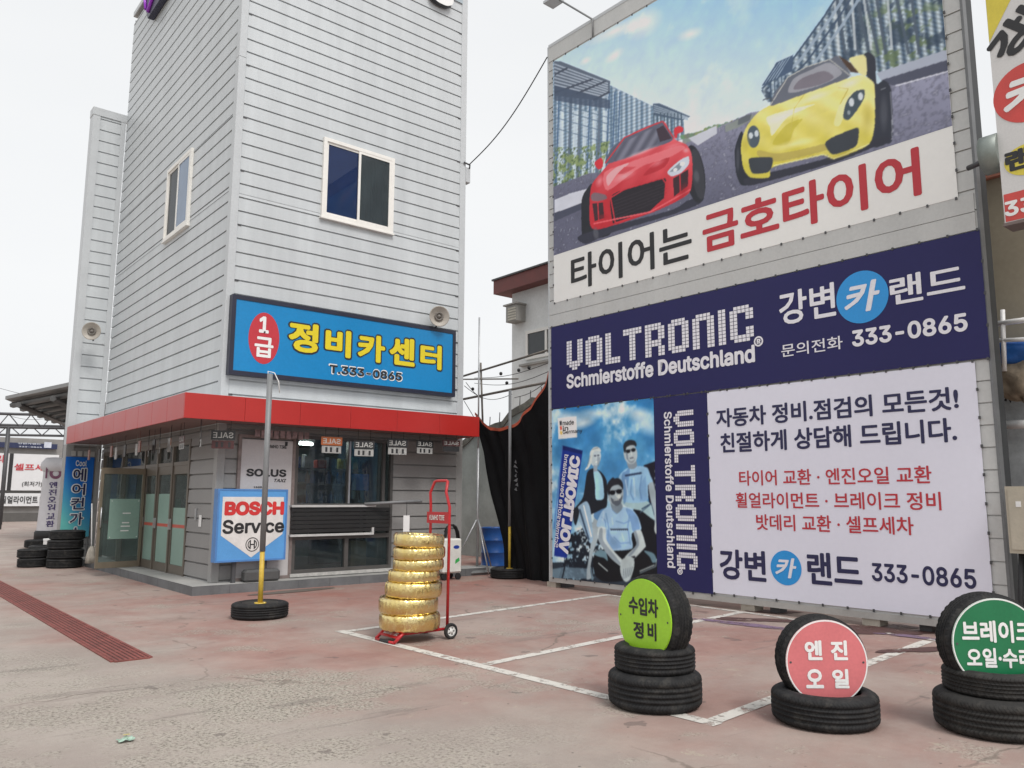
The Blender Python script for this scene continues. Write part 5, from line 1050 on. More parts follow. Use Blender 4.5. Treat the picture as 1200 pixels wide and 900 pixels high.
def ahead(x, y, back, z=0):
    """ground point under photo point, pushed away from the eye by `back`"""
    p = G(x, y, z); d = Vector((p.x, p.y, 0)); d = d*(1+back/d.length); return Vector((d.x, d.y, z))
def sign_tyre(name, label, c, R, w, nrm, rd, face, rim, lines, tc):
    nrm = Vector((*nrm, 0)).normalized(); q = Vector((0, 0, 1)).rotation_difference(nrm); c = Vector(c)
    r = thing('tyre_sign', label, 'tyre sign', c); m = tyre_mesh(R, w); m.v = [v-Vector((0, 0, w/2)) for v in m.v]; place(m, c, q).build('tyre', RUB, r)
    P = Plane(c+nrm*(w/2+.004), Vector((0, 0, 1)).cross(nrm), nrm)
    def circ(rr, off): return [P.w(rr*math.cos(6.28319*k/72), c.z+rr*math.sin(6.28319*k/72), off) for k in range(72)]
    m = MB(); f, b = circ(rd, .008), circ(rd, -.006); m.poly(circ(rd-.008, .0082)); 
    for k in range(72): j = (k+1) % 72; m.quad(b[k], b[j], f[j], f[k])
    d = m.build('sign_disc', face, r)
    m = MB(); ring(m, P, (0, c.z), rd-.008, rd, .0085, 72); ring(m, P, (0, c.z), rd-.0, rd+.003, .004, 72); m.build('rim', rim, d)
    m = MB()
    for s, bx, bo in lines: put_text(m, s, P, (bx[0], c.z+bx[1], bx[2], c.z+bx[3]), .0105, bo)
    m.build('lettering', tc, d)
    m = MB()
    for u in (-rd+.03, rd-.03): ring(m, P, (u, c.z), 0, .008, .0105, 10)
    m.build('screws', DARKSTEEL, d); return P
LIME = M('sign_lime', (.34, .62, .035), .35, var=.06, scale=3); PINK = M('sign_pink', (.62, .17, .18), .4, var=.06, scale=3); GREEN = M('sign_green', (.012, .165, .065), .35, var=.06, scale=3)
c1 = ahead(768, 840, .35); d1 = Plane((c1.x-.115, 0, 0), (0, -1, 0), (-1, 0, 0)).at(755, 725)
tyre((c1.x, c1.y, 0), .355, .262, 'wide worn tyre at the bottom of the lime sign stack')
tyre((c1.x+.005, c1.y+.0, .255), .308, .195, 'narrow tyre in the middle of the lime sign stack', RUB)
sign_tyre('sign_tyre', 'upright tyre with a round lime green sign, black Korean lettering', (c1.x+.0, -d1[0]-.01, .648), .325, .215, (-1, .12), .292, LIME, LIME,
    [('수입차', (-.165, .02, .165, .155), .035), ('정', (-.115, -.155, -.0, -.03), .035), ('비', (.045, -.15, .14, -.02), .035)], BLACKINK)
c2 = ahead(968, 861.5, .36)
tyre((c2.x, c2.y, 0), .362, .225, 'worn tyre with notched shoulders lying under the pink disc', RUB, hole=.67)
sign_tyre('sign_tyre', 'upright tyre with a round pink sign, white Korean lettering, set in a flat tyre', (c2.x+.03, c2.y+.03, .415), .312, .205, (-.635, -.773), .287, PINK, WHITE,
    [('엔', (-.155, .015, -.03, .15), .04), ('진', (.03, .015, .15, .15), .04), ('오', (-.155, -.175, -.03, -.045), .04), ('일', (.03, -.175, .15, -.045), .04)], WHITE)
c3 = ahead(1168, 872, .37)
tyre((c3.x, c3.y, 0), .375, .255, 'wide smooth tyre at the bottom of the green sign stack', RUBD)
tyre((c3.x+.015, c3.y-.005, .248), .318, .165, 'knobbly narrow tyre in the middle of the green sign stack', RUBD)
sign_tyre('sign_tyre', 'upright tyre with a round dark green sign at the right edge, white Korean lettering', (c3.x+.0, c3.y+.0, .585), .330, .215, (-.68, -.73), .300, GREEN, WHITE,
    [('브레이크', (-.235, .01, .235, .155), .035), ('오일·수리', (-.215, -.155, .215, -.025), .035)], WHITE)

# poles standing in tyres
def pole_stand(label, x, y, R, w, h, hy, rp, tiltx=0, tilty=0, hook=False, px=None):
    c = Vector((x, y, 0)); r = thing('pole_stand', label, 'pole stand', c)
    place(tyre_mesh(R, w), c).build('tyre', RUB, r)
    m = MB(); m.lathe([(.05, w*.86), (R*.2, w*.90), (R*.3, w*.8), (R*.5, w*.78), (R*.6, w*.9), (R*.635, w*.95), (R*.635, w*.5), (.05, w*.5)], 40, c); wl = m.build('wheel', M('wheel_steel', (.05, .048, .045), .6, metal=.3, var=.3), r)
    for k in range(6):
        a = k*math.pi/3+.3; m = MB(); m.lathe([(0, 0), (.036, 0)], 14, c+Vector((R*.42*math.cos(a), R*.42*math.sin(a), w*.80)), sm=False); m.v = [Vector((v.x, v.y, v.z)) for v in m.v]; m.build('vent_hole', BLACK, wl)
    t = Vector((tiltx, tilty, 1)); m = MB(); m.tube([c+t*(w*.8), c+t*hy], rp*.85, 12); m.tube([c+t*(w*.8), c+t*(w*.95)], rp*2, 12); m.build('yellow_sleeve', YELLOW, r)
    m = MB(); m.tube([c+t*hy, c+t*h], rp, 14); m.build('pole', GREYPOLE, r)
    if hook: m = MB(); e = c+t*h; m.tube([e+Vector((-.02, 0, -.06)), e+Vector((-.03, 0, .03)), e+Vector((.06, 0, .02)), e+Vector((.12, -.02, -.1)), e+Vector((.14, -.02, -.25))], .008, 5); m.build('cord', WHITE, r)
pc = ahead(304, 728, .36)
PV = Plane((pc.x, pc.y, 0), (.766, -.643, 0), (-.643, -.766, 0)); ph = PV.at(316.5, 438)
tx = (ph[0])/ph[1]
pole_stand('tall grey and yellow pole planted in a tyre in front of the blue sign wall', pc.x, pc.y, .365, .20, ph[1], PV.at(308, 646)[1], .038, tx*.766, -tx*.643, True)
pc2 = ahead(597, 679, .33); P2 = Plane((pc2.x, pc2.y, 0), (.766, -.643, 0), (-.643, -.766, 0)); ph = P2.at(598.5, 457)
pole_stand('grey and yellow pole planted in a tyre in front of the black tarpaulin', pc2.x, pc2.y, .385, .20, ph[1], P2.at(597, 617)[1], .032)

# red hand truck carrying seven foil-wrapped tyres
TR = M('truck_red', (.45, .02, .025), .35, var=.08, scale=6); ux, ya, yb = 5.43, 7.60, 7.98
ht = thing('hand_truck', 'tall red hand truck with a tilted toe plate and white lettering', 'hand truck', (5.3, 7.8, 0))
m = MB(); r_ = .017
m.tube([(ux, ya, .09), (ux+.01, ya, 1.25), (ux+.01, ya, 1.45), (ux-.02, ya+.03, 1.62), (ux+.02, ya+.06, 1.745), (ux+.03, ya+.1, 1.755), (ux+.03, yb-.1, 1.755), (ux+.02, yb-.06, 1.745), (ux-.02, yb-.03, 1.62), (ux+.01, yb, 1.45), (ux+.01, yb, 1.25), (ux, yb, .09)], r_, 10); m.build('frame', TR, ht)
m = MB()
for y in (ya+.02, yb-.02): m.tube([(ux, y, .10), (4.85, y, .10)], r_, 8)
for x in (5.3, 5.05, 4.86): m.tube([(x, ya, .10), (x, yb, .10)], .012, 8)
m.build('carrier', TR, ht)
HP = Plane((ux-.012, yb+.03, 0), (0, -1, 0), (-1, 0, 0))
m = MB(); m.slab(HP, 0, yb-ya+.06, 1.265, 1.395, -.01, .012); lp = m.build('name_plate', TR, ht)
def kumho(name, P, box, par, off): 
    m = MB(); put_text(m, 'KUMHO TIRE', P, box, off, .016); m.build('lettering', WHITE, par)
kumho('l', HP, (.06, 1.30, .36, 1.36), lp, .015)
tp = MB(); A_, B_, C_, D_ = Vector((4.90, yb+.0, .145)), Vector((4.90, ya-.0, .145)), Vector((4.74, ya-.0, .02)), Vector((4.74, yb+.0, .02))
nn = (B_-A_).cross(D_-A_).normalized(); nn = nn if nn.z > 0 else -nn
mid = lambda a, b, t: a+(b-a)*t
tp.hexa([mid(A_, D_, .72), mid(B_, C_, .72), B_, A_, mid(A_, D_, .72)+nn*.006, mid(B_, C_, .72)+nn*.006, B_+nn*.006, A_+nn*.006]); toe = tp.build('toe_plate', TR, ht)
class Free(Plane):
    def __init__(s, o, u, v): s.o, s.u, s.vv = Vector(o), Vector(u).normalized(), Vector(v).normalized(); s.n = s.u.cross(s.vv)
    def w(s, u, v, off=0): return s.o+s.u*u+s.vv*v+s.n*off
FP = Free(D_, B_-A_, A_-D_); m = MB(); put_text(m, 'KUMHO TIRE', FP, (.05, .085, .33, .15), .010, .016); m.build('lettering', WHITE, toe)
m = MB(); 
for a, b in ((A_, D_), (B_, C_)): m.tube([a, b], .018, 8)
m.tube([C_, D_], .014, 8); m.build('toe_frame', TR, ht)
m = MB(); m.tube([(4.74, ya+.1, .016), (4.74, yb-.1, .016)], .02, 8); m.build('rubber_foot', BLACK, ht)
m = MB(); m.tube([(ux+.0, ya-.06, .085), (ux+.0, yb+.06, .085)], .011, 8); m.build('axle', DARKSTEEL, ht)
for y in (ya-.07, yb+.05):
    m = MB(); Q = Vector((0, 0, 1)).rotation_difference(Vector((0, -1, 0))); mm = MB(); mm.lathe([(.055, 0), (.08, 0), (.086, .008), (.086, .03), (.08, .038), (.055, .038), (.055, 0)], 32); w_ = place(mm, (ux, y+.02, .086), Q).build('wheel', RUB, ht)
    mm = MB(); mm.lathe([(0, .036), (.018, .038), (.02, .03), (.045, .028), (.056, .036), (.056, .004), (0, .004)], 24); place(mm, (ux, y+.02, .086), Q).build('hub', M('hub_white', (.6, .6, .58), .4), w_)
    mm = MB()
    for k in range(5): a = k*1.2566; mm.lathe([(0, .0385), (.009, .0385)], 8, (.035*math.cos(a), .035*math.sin(a), -.0085), sm=False)
    place(mm, (ux, y+.02, .086), Q).build('hub_holes', BLACK, w_)
def foil():
    m = bpy.data.materials.new('gold_foil'); m.use_nodes = True; t = m.node_tree; b = t.nodes['Principled BSDF']; b.inputs['Metallic'].default_value = 1
    tc = t.nodes.new('ShaderNodeTexCoord'); geo = t.nodes.new('ShaderNodeNewGeometry')
    n = t.nodes.new('ShaderNodeTexNoise'); n.inputs['Scale'].default_value = 7; n.inputs['Detail'].default_value = 5; t.links.new(tc.outputs['Object'], n.inputs[0])
    mx = t.nodes.new('ShaderNodeMix'); mx.data_type = 'RGBA'; mx.inputs[6].default_value = (.78, .55, .12, 1); mx.inputs[7].default_value = (.90, .80, .50, 1); t.links.new(n.outputs[0], mx.inputs[0]); t.links.new(mx.outputs[2], b.inputs['Base Color'])
    b.inputs['Roughness'].default_value = .13
    mp = t.nodes.new('ShaderNodeMapping'); mp.inputs['Scale'].default_value = (1, 1, .28); t.links.new(tc.outputs['Object'], mp.inputs[0])
    n2 = t.nodes.new('ShaderNodeTexNoise'); n2.inputs['Scale'].default_value = 62; n2.inputs['Detail'].default_value = 4; n2.inputs['Distortion'].default_value = .8; t.links.new(mp.outputs[0], n2.inputs[0])
    bp = t.nodes.new('ShaderNodeBump'); bp.inputs['Strength'].default_value = .5; bp.inputs['Distance'].default_value = .012; t.links.new(n2.outputs[0], bp.inputs['Height']); t.links.new(bp.outputs[0], b.inputs['Normal']); return m
FOIL = foil(); rnd = random.Random(4)
z = .118; ord_ = ['bottom gold foil wrapped tyre on the hand truck, resting on the carrier', 'second lowest foil wrapped tyre, shifted furthest left of the stack', 'third foil wrapped tyre from the bottom of the stack', 'middle foil wrapped tyre, fourth from either end', 'thin foil wrapped tyre, third from the top of the stack', 'second highest foil wrapped tyre on the stack', 'topmost foil wrapped tyre with its silver upper face showing']
for (px, R, h), lb in zip(((483.5, .335, .178), (481.5, .33, .172), (486.5, .318, .165), (487, .29, .128), (491.5, .283, .122), (491.8, .292, .13), (491.2, .285, .142)), ord_):
    off = (px-485)/97; c = Vector((5.075+.766*off, 7.79-.643*off, z)); hh = h*1.02; prof = []
    for k in range(22):
        a = 2*math.pi*k/22; ca, sa = math.cos(a), math.sin(a); e = .5
        prof.append((R*.79+R*.21*math.copysign(abs(ca)**e, ca), hh/2+hh/2*math.copysign(abs(sa)**e, sa)))
    ph = [(rnd.uniform(0, 6.28), rnd.randint(9, 40), rnd.uniform(.0006, .0022)) for _ in range(7)]
    m = MB(); m.lathe(prof, 120, c, closed=True, wob=lambda an, j: (sum(s*math.sin(f*an+p+j*.35) for p, f, s in ph), .6*sum(s*math.sin(f*an+2*p-j*.3) for p, f, s in ph)))
    q = Matrix.Rotation(rnd.uniform(-.03, .03), 3, 'Y')@Matrix.Rotation(rnd.uniform(-.03, .03), 3, 'X'); m.v = [q@(v-c)+c for v in m.v]
    tag(m.build('wrapped_tyre', FOIL), lb, 'wrapped tyre', 'gold wrapped tyres on the hand truck'); z += h

# flagpole on a tripod with a grey water weight
fp = Vector((10.29, 13.79, 0)); fp = ahead(559, 674, .34); FV = Plane((fp.x, fp.y, 0), (.766, -.643, 0), (-.643, -.766, 0)); fh = FV.at(557.5, 372); r = thing('flagpole', 'tall thin steel pole on a tripod with a grey water weight base', 'flagpole', fp)
tt = fh[0]/fh[1]*0+.02; m = MB(); m.tube([fp+Vector((0, 0, .12)), fp+Vector((0, 0, 2.6))], .028, 10); m.tube([fp+Vector((0, 0, 2.6)), fp+Vector((.0, 0, fh[1]))], .018, 8); m.build('pole', STEEL, r)
for a in (.3, 2.4, 4.5):
    e = fp+Vector((.55*math.cos(a), .55*math.sin(a), .05)); m = MB(); m.tube([fp+Vector((0, 0, 1.15)), e], .015, 8); m.build('leg', STEEL, r)
m = MB(); m.rbox(fp.x-.42, fp.x+.42, fp.y-.34, fp.y+.34, .0, .14, .05); m.v = [v if v.z < .07 else Vector((fp.x+(v.x-fp.x)*.9, fp.y+(v.y-fp.y)*.9, v.z)) for v in m.v]; m.build('water_weight', M('weight_grey', (.17, .175, .175), .7, var=.15), r)

# black tarpaulin with an orange hem
def tarp():
    ny, nz = 70, 50; top = [(13.85, 3.40), (13.4, 3.03), (13.0, 2.98), (12.55, 3.03), (11.94, 3.36), (11.41, 3.86), (11.05, 4.35)]
    left = [(0, 12.62), (.3, 12.68), (.6, 12.74), (1.62, 13.15), (2.5, 13.42), (3.0, 13.7), (3.4, 13.85)]
    tx = [a for a, _ in top][::-1]; tz = [b for _, b in top][::-1]; r = thing('tarpaulin', 'black tarpaulin with orange hem hanging beside the hoarding', 'tarpaulin', (10.5, 12, 0)); m = MB(); hem = []
    x0 = 10.50; rd_ = random.Random(2); ph = [rd_.uniform(0, 6.28) for _ in range(6)]
    for j in range(nz+1):
        f = j/nz
        for i in range(ny+1):
            s = i/ny; yt = 13.85+(10.95-13.85)*s; zt = float(np.interp(yt, tx, tz)); z_ = .02+(zt-.02)*f
            yl = float(np.interp(z_, [a for a, _ in left], [b for _, b in left])); y_ = yl+(10.95-yl)*s
            dx = .05*math.sin(9*s+2.2*f+ph[0])*(1.1-f*.6)+.028*math.sin(23*s-3*f+ph[1])+.02*math.sin(41*s+6*f+ph[2])+.035*math.sin(7*f+4*s+ph[3])-.12*(1-f)**3
            m.v.append(Vector((x0+dx, y_, z_)))
            if j == nz: hem.append(Vector((x0+dx-.01, y_, z_)))
    for j in range(nz):
        for i in range(ny): a = j*(ny+1)+i; m.f.append((a, a+1, a+ny+2, a+ny+1)); m.mi.append(0); m.sm.append(True)
    m.build('sheet', M('tarp_black', (.007, .007, .008), .75, var=.3, scale=4, bump=.3, bscale=30, spec=.15), r)
    h = MB()
    for a, b in zip(hem, hem[1:]): h.quad(a+Vector((0, 0, -.05)), b+Vector((0, 0, -.05)), b+Vector((-.004, 0, .012)), a+Vector((-.004, 0, .012)))
    h.build('hem', M('hem_orange', (.50, .10, .05), .6, var=.2), r)
    p = MB(); TPn = Plane((10.36, 0, 0), (0, -1, 0), (-1, 0, 0)); u, v = TPn.at(605, 556)
    for k in range(7): p.poly([TPn.w(u-.06+.03*math.sin(k*2.1), v-.3+k*.09, 0), TPn.w(u+.03+.03*math.sin(k*1.7), v-.33+k*.09, 0), TPn.w(u+.05*math.sin(k), v-.25+k*.09, .0)])
    p.build('worn_patch', M('patch_grey', (.16, .17, .18), .6), r)
tarp()
# blue drum
c = ahead(578, 664, .3); r = thing('oil_drum', 'blue steel oil drum half behind the black tarpaulin', 'drum', c); m = MB(); R = .29
m.lathe([(0, .87), (R-.03, .87), (R-.02, .885), (R, .885), (R, .86), (R-.008, .85), (R-.008, .60), (R+.006, .585), (R-.008, .57), (R-.008, .32), (R+.006, .305), (R-.008, .29), (R-.008, .03), (R, .02), (R, 0), (0, 0)], 48, c); m.build('barrel', M('drum_blue', (.015, .09, .33), .4, var=.15, scale=5), r)
m = MB(); m.lathe([(0, .02), (.035, .02), (.035, 0)], 12, c+Vector((-.12, -.1, .87))); m.build('bung', DARKSTEEL, r)
# white service machine on castors
c = ahead(527, 680, .2); r = thing('service_machine', 'white wheeled machine cabinet with blue oval badge behind the hand truck', 'service machine', c); m = MB(); x, y = c.x-.06, c.y
m.box(x-.22, x+.22, y-.18, y+.18, .13, .78, ch=.03); m.build('cabinet', M('machine_white', (.66, .66, .62), .4), r)
m = MB(); MPn = Plane((0, y-.181, 0), (1, 0, 0), (0, -1, 0)); m.poly([MPn.w(x+.08+.07*math.cos(k*.3927), .62+.035*math.sin(k*.3927), .002) for k in range(16)]); m.build('badge', M('badge_blue', (.02, .05, .30), .4), r)
m = MB(); m.poly([MPn.w(x+.05, .30, .002), MPn.w(x+.16, .36, .002), MPn.w(x+.14, .42, .002), MPn.w(x+.06, .38, .002)]); m.build('green_mark', M('mark_green', (.05, .40, .10), .4), r)
for dx, dy in ((-.16, -.13), (.16, -.13), (-.16, .13), (.16, .13)):
    m = MB(); m.tube([(x+dx, y+dy-.02, .06), (x+dx, y+dy+.02, .06)], .06, 16); m.build('castor', BLACK, r)
m = MB(); m.tube([(x+.3+.16*math.cos(t*.5), y+.25+.02*t*.1, .75+.28*math.sin(t*.5)) for t in range(44)], .018, 6); tag(m.build('coiled_hose', BLACK), 'black rubber hose coiled on the wall behind the white machine', 'hose')
# crumpled wrapper in the foreground
p = G(147, 869); m = MB(); rr = random.Random(8)
g = [[Vector((p.x+(i-3)*.016+rr.uniform(-.004, .004), p.y+(j-2)*.018+rr.uniform(-.004, .004), .008+rr.uniform(0, .02))) for i in range(7)] for j in range(5)]
for j in range(4):
    for i in range(6): m.quad(g[j][i], g[j][i+1], g[j+1][i+1], g[j+1][i])
w_ = tag(m.build('wrapper', M('wrapper_green', (.30, .42, .34), .35, var=.4, scale=40)), 'crumpled pale green wrapper lying on the bare concrete in front', 'litter')
m = MB(); q = [Vector((p.x-.01, p.y+.02, .036)), Vector((p.x+.03, p.y+.015, .036)), Vector((p.x+.035, p.y+.04, .034)), Vector((p.x-.005, p.y+.045, .034))]; m.quad(*q); m.build('label', M('wrap_yellow', (.6, .5, .12), .4), w_)

# ------------------------------------------------------------------ left side: tyres, banners, wash bays
c = ahead(75, 666.5, .36)
for k, (dx, dy) in enumerate(((0, 0), (.01, -.01), (-.01, .01), (.02, .03))):
    tyre((c.x+dx, c.y+dy, k*.205), .365, .205, ('lowest', 'second lowest', 'second highest', 'topmost')[k]+' black tyre in the stack of four before the blue banner', RUB, 'tyres stacked by the blue banner', n=60, lugs=False)
c = ahead(38, 665.5, .32)
for k in range(2): tyre((c.x-.01*k, c.y+.03*k, k*.20), .315, .20, ('lower', 'upper')[k]+' black tyre of the short pair at far left', RUB, 'tyres stacked in a pair at far left', n=60, lugs=False)
# blue aircon banner
bpn = Plane((0, 21.0, 0), (1, .1, 0), (.1, -1, 0)); a = bpn.at(79, 535); b = bpn.at(112, 535); e = bpn.at(72, 622)
r = thing('aircon_banner', 'tall blue and green banner stand advertising air conditioner gas behind the tyre stack', 'banner stand', bpn.w((a[0]+b[0])/2, 0)); u0, u1, v0, v1 = a[0]-.03, b[0]-.02, .62, a[1]
pr = Print(bpn, u0, u1, v0, v1, 60, 120); pr.paint(np.arange(len(pr.x)), lambda x, y: lerp3((22, 92, 172), (96, 172, 168), (y-560)/70+(90-x)/60)); pr.build('sheet', r, 0, (200, 200, 200), .7)
m = MB(); d = MB()
cw = (u1-u0); yy = [(566, 579), (548, 562)]
for ch, (y0, y1) in zip('에어컨가스', ((549, 563.5), (567, 580), (583, 597), (601, 615), (618, 630))):
    t0, t1 = bpn.at(92, y0)[1], bpn.at(92, y1)[1]; uc = u0+cw*.52; put_text(m, ch, bpn, (uc-.145, t1, uc+.145, t0), .012, .02); put_text(d, ch, bpn, (uc-.17, t1-.025, uc+.17, t0+.025), .007, .07)
put_text(d, 'Cool', bpn, (u0+.22, v1-.22, u1-.17, v1-.08), .012, .02)
m.build('lettering', NAVYINK, r); d.build('letter_outline', M('sign_white', (.7, .72, .72), .4), r)
m = MB(); m.tube([bpn.w(u0+.02, 0, -.05), bpn.w(u0+.02, v1, -.02)], .012, 6); m.tube([bpn.w(u1-.02, 0, -.05), bpn.w(u1-.02, v1, -.02)], .012, 6); m.build('stand', STEEL, r)
m = MB()
for k in range(4): uu = u0+.1+k*.14; m.slab(bpn.shift(.03), uu, uu+.1, v1+.02, v1+.14, -.004, 0)
tag(m.build('pennant_strip', M('pennant2', (.45, .45, .44), .6)), 'short row of white pennants above the blue banner', 'bunting')
# tall white advertising columns
class Cyl:
    def __init__(s, c, R, face): s.c, s.R, s.a0 = Vector(c), R, math.atan2(face[1], face[0])
    def w(s, u, v, off=0): rr = s.R(v)+off; a = s.a0+u/max(.05, s.R(v)); return Vector((s.c.x+rr*math.cos(a), s.c.y+rr*math.sin(a), v))
def column(c, h, label, text):
    r = thing('advertising_column', label, 'advertising column', c); RC = lambda z: .43-.10*(z/h)
    m = MB(); m.lathe([(RC(.35), .35), (RC(h*.5), h*.5), (RC(h*.82), h*.82)], 32, c); m.build('body', M('column_white', (.56, .55, .57), .5, var=.06), r)
    m = MB(); m.lathe([(0, 0), (.48, 0), (.48, .3), (.445, .36), (.42, .36)], 32, c); m.build('base', BLACK, r)
    m = MB(); m.lathe([(.34, h*.82), (.46, h*.86), (.44, h*.93), (.30, h*.99), (0, h)], 32, c); m.build('cap', M('column_white', (.56, .55, .57), .5), r)
    cy = Cyl(c, RC, (-c.x, -c.y)); m = MB()
    if text:
        for k, ch in enumerate('엔진오일교환'):
            zt = h*.70-k*.265-(.06 if k > 3 else 0); put_text(m, ch, cy, (-.13, zt-.22, .13, zt), .006, .03)
        m.build('lettering', M('col_navy', (.06, .04, .14), .5), r)
    m = MB(); 
    for k in range(28):
        a = k/28*6.2832; a2 = (k+1)/28*6.2832; m.quad(*[cy.w(.05+q_*math.cos(t), h*.80+q_*math.sin(t), .012) for q_, t in ((.10, a), (.2, a), (.2, a2), (.10, a2))])
    m.slab(Plane(cy.w(-.25, 0, .03), Vector((0, 0, 1)).cross(Vector((-c.x, -c.y, 0)).normalized()), (-c.x, -c.y, 0)), -.02, .04, h*.74, h*.87, -.02, 0); m.build('logo', M('col_plum', (.17, .06, .11), .5), r)
cc = ahead(57, 634, .4); column(cc, 3.0, 'white advertising column with plum logo and vertical Korean text at far left', True)
column(cc+Vector((1.35, 2.2, 0)), 3.2, 'second white advertising column half hidden behind the blue banner', False)
p = ahead(45, 642, .3); tyre((p.x, p.y, 0), .40, .24, 'tyre with a pale wrapper lying behind the pair at far left', RUB, n=60, lugs=False)
q = ahead(52, 650, .3); tyre((q.x, q.y, 0), .40, .24, 'tyre at the foot of the white column', RUB, n=60, lugs=False)
m = MB(); m.box(p.x+.05, p.x+.42, p.y-.44, p.y-.3, .06, .28, ch=.02); tag(m.build('paper_bag', WHITE), 'white paper bag stuffed against the tyre at far left', 'bag')
# mop leaning by the open door
mp_ = Plane((0, 19.4, 0), (1, 0, 0), (0, -1, 0)); a = mp_.at(108.5, 590); b = mp_.at(106.5, 650); r = thing('mop', 'mop with a pale head leaning by the open glass door', 'mop', mp_.w(b[0], .146))
m = MB(); m.tube([mp_.w(b[0], b[1], .05), mp_.w(a[0], a[1], -.05)], .014, 6); m.build('handle', WHITE, r); m = MB(); m.lathe([(.03, .36), (.07, .3), (.10, .15), (.11, .0), (0, 0)], 14, mp_.w(b[0], .148, .05), wob=lambda an, j: (.012*math.sin(9*an+j), 0)); m.build('mop_head', M('mop_grey', (.38, .35, .30), .9, var=.3, scale=12), r)

# wash-bay wall with banners, far left
FW = Plane((0, 60, 0), (1, 0, 0), (0, -1, 0))
def fw(x, y): return FW.at(x, y)
r = thing('wash_bay_wall', 'long low far wall at left behind the white service hoardings', 'wall', FW.w(4, 0)); m = MB(); m.slab(FW, -30, fw(84, 560)[0], 0, fw(0, 512)[1], -.6, -.1); m.build('wall', M('far_wall', (.24, .23, .22), .8), r)
m = MB(); m.slab(FW, -30, fw(84, 600)[0], 0, .55, -.1, .05); m.build('base', M('far_base', (.10, .095, .09), .8), r)
WB = M('far_white', (.66, .66, .67), .5, var=.03); FI = FW.shift(.2)
def fbox(x0, y0, x1, y1): a = FI.at(x0, y0); b = FI.at(x1, y1); return (a[0], b[1], b[0], a[1])
r = thing('wash_banner', 'white self wash hoarding with red Korean text on the far wall', 'banner', FW.w(8, .6)); x0, z0, x1, z1 = fbox(-60, 529, 66, 575)
m = MB(); m.slab(FW, x0, x1, z0, z1, 0, .18); m.build('panel', WB, r)
m = MB(); bx = fbox(17, 543, 54, 552); put_text(m, '셀프세차', FI, (bx[0], bx[1], bx[0]+(bx[2]-bx[0])*1.28, bx[3]), .01, .02); put_text(m, '리', FI, fbox(-4, 533, 4, 542), .01, .02); m.build('red_lettering', REDINK, r)
m = MB(); put_text(m, '(최저가)', FI, fbox(26, 564, 49, 571), .01, .012); bb_ = fbox(12, 528, 13, 575); m.slab(FI, bb_[0], bb_[2]-.03, z0, z1, .0, .01); m.build('black_lettering', BLACKINK, r)
r = thing('wash_banner', 'narrow white wheel alignment hoarding under the self wash one', 'banner', FW.w(8, .6)); x0, z0, x1, z1 = fbox(-60, 577.5, 66, 593)
m = MB(); m.slab(FW, x0, x1, z0, z1, 0, .18); m.build('panel', WB, r); m = MB(); put_text(m, '휠얼라이먼트', FI, fbox(1, 581, 44, 590), .01, .02); m.slab(FI, fbox(47, 582, 52, 591)[0], fbox(47, 582, 52, 591)[2], fbox(47, 582, 52, 591)[1], fbox(47, 582, 52, 591)[3], 0, .01); m.build('black_lettering', BLACKINK, r)
r = thing('wash_banner', 'long navy strip sign along the top of the far wall', 'banner', FW.w(8, 4.4)); x0, z0, x1, z1 = fbox(-60, 515.5, 67, 526.5)
m = MB(); m.slab(FW, x0, x1, z0, z1, 0, .18); m.build('panel', M('far_navy', (.02, .028, .08), .5), r); m = MB(); put_text(m, '강변카랜드', FI, fbox(21, 518.5, 48, 521.5), .01, .02); b = fbox(52, 518, 60, 525); m.slab(FI, b[0], b[2], b[1], b[3], 0, .01); put_text(m, '333-0865', FI, fbox(22, 522.5, 49, 525), .01, .02); m.build('lettering', M('far_pale', (.55, .58, .66), .5), r)
# grey shed roof and trusses over the wash bays
def onY(x, y, Y): d = ray(x, y); return EYE+d*(Y/d.y)
r = thing('wash_canopy', 'grey sloping shed roof with ribbed underside sticking out left of the tower', 'canopy', (5, 34, 0)); A4 = onY(6, 468, 34); B4 = onY(92, 450, 27); C4 = onY(64, 492, 44); D4 = B4+(C4-A4)
m = MB(); up = Vector((0, 0, .12)); m.hexa([A4, B4, D4, C4, A4+up, B4+up, D4+up, C4+up]); m.build('roof', M('shed_roof', (.24, .24, .24), .6, var=.1), r)
for k in range(6):
    t = (k+.5)/6; a = A4.lerp(C4, t)-Vector((0, 0, .15)); b = B4.lerp(D4, t)-Vector((0, 0, .15)); m = MB(); m.tube([a+(b-a)*.04, b], .11, 6); m.build('rib', M('shed_rib', (.10, .10, .10), .6), r)
for s in (.22, .7): a = A4.lerp(B4, s)-Vector((0, 0, .3)); b = C4.lerp(D4, s)-Vector((0, 0, .3)); m = MB(); m.tube([a, b], .10, 6); m.build('purlin', M('shed_rib', (.1, .1, .1), .6), r)
m = MB(); e = A4.lerp(D4, .8); m.tube([(e.x, e.y, 0), e], .14, 8); m.build('post', GREYPOLE, r)
def truss(Y, ya_, yb_, label):
    r = thing('steel_truss', label, 'truss', (6, Y, 0)); m = MB(); a, b = onY(-30, ya_, Y), onY(86, ya_+3, Y); c, d = onY(-30, yb_, Y), onY(86, yb_+2, Y); m.tube([a, b], .07, 6); m.build('top_chord', DARKSTEEL, r); m = MB(); m.tube([c, d], .07, 6); m.build('bottom_chord', DARKSTEEL, r); n = 9; m = MB(); pts = []
    for k in range(n+1): t = k/n; pts.append((a.lerp(b, t) if k % 2 else c.lerp(d, t)))
    m.tube(pts, .045, 5); m.build('web', DARKSTEEL, r)
    for x in (10, 78):
        m = MB(); e = onY(x, yb_, Y); m.tube([(e.x, e.y, 0), e], .09, 6); m.build('post', DARKSTEEL, r)
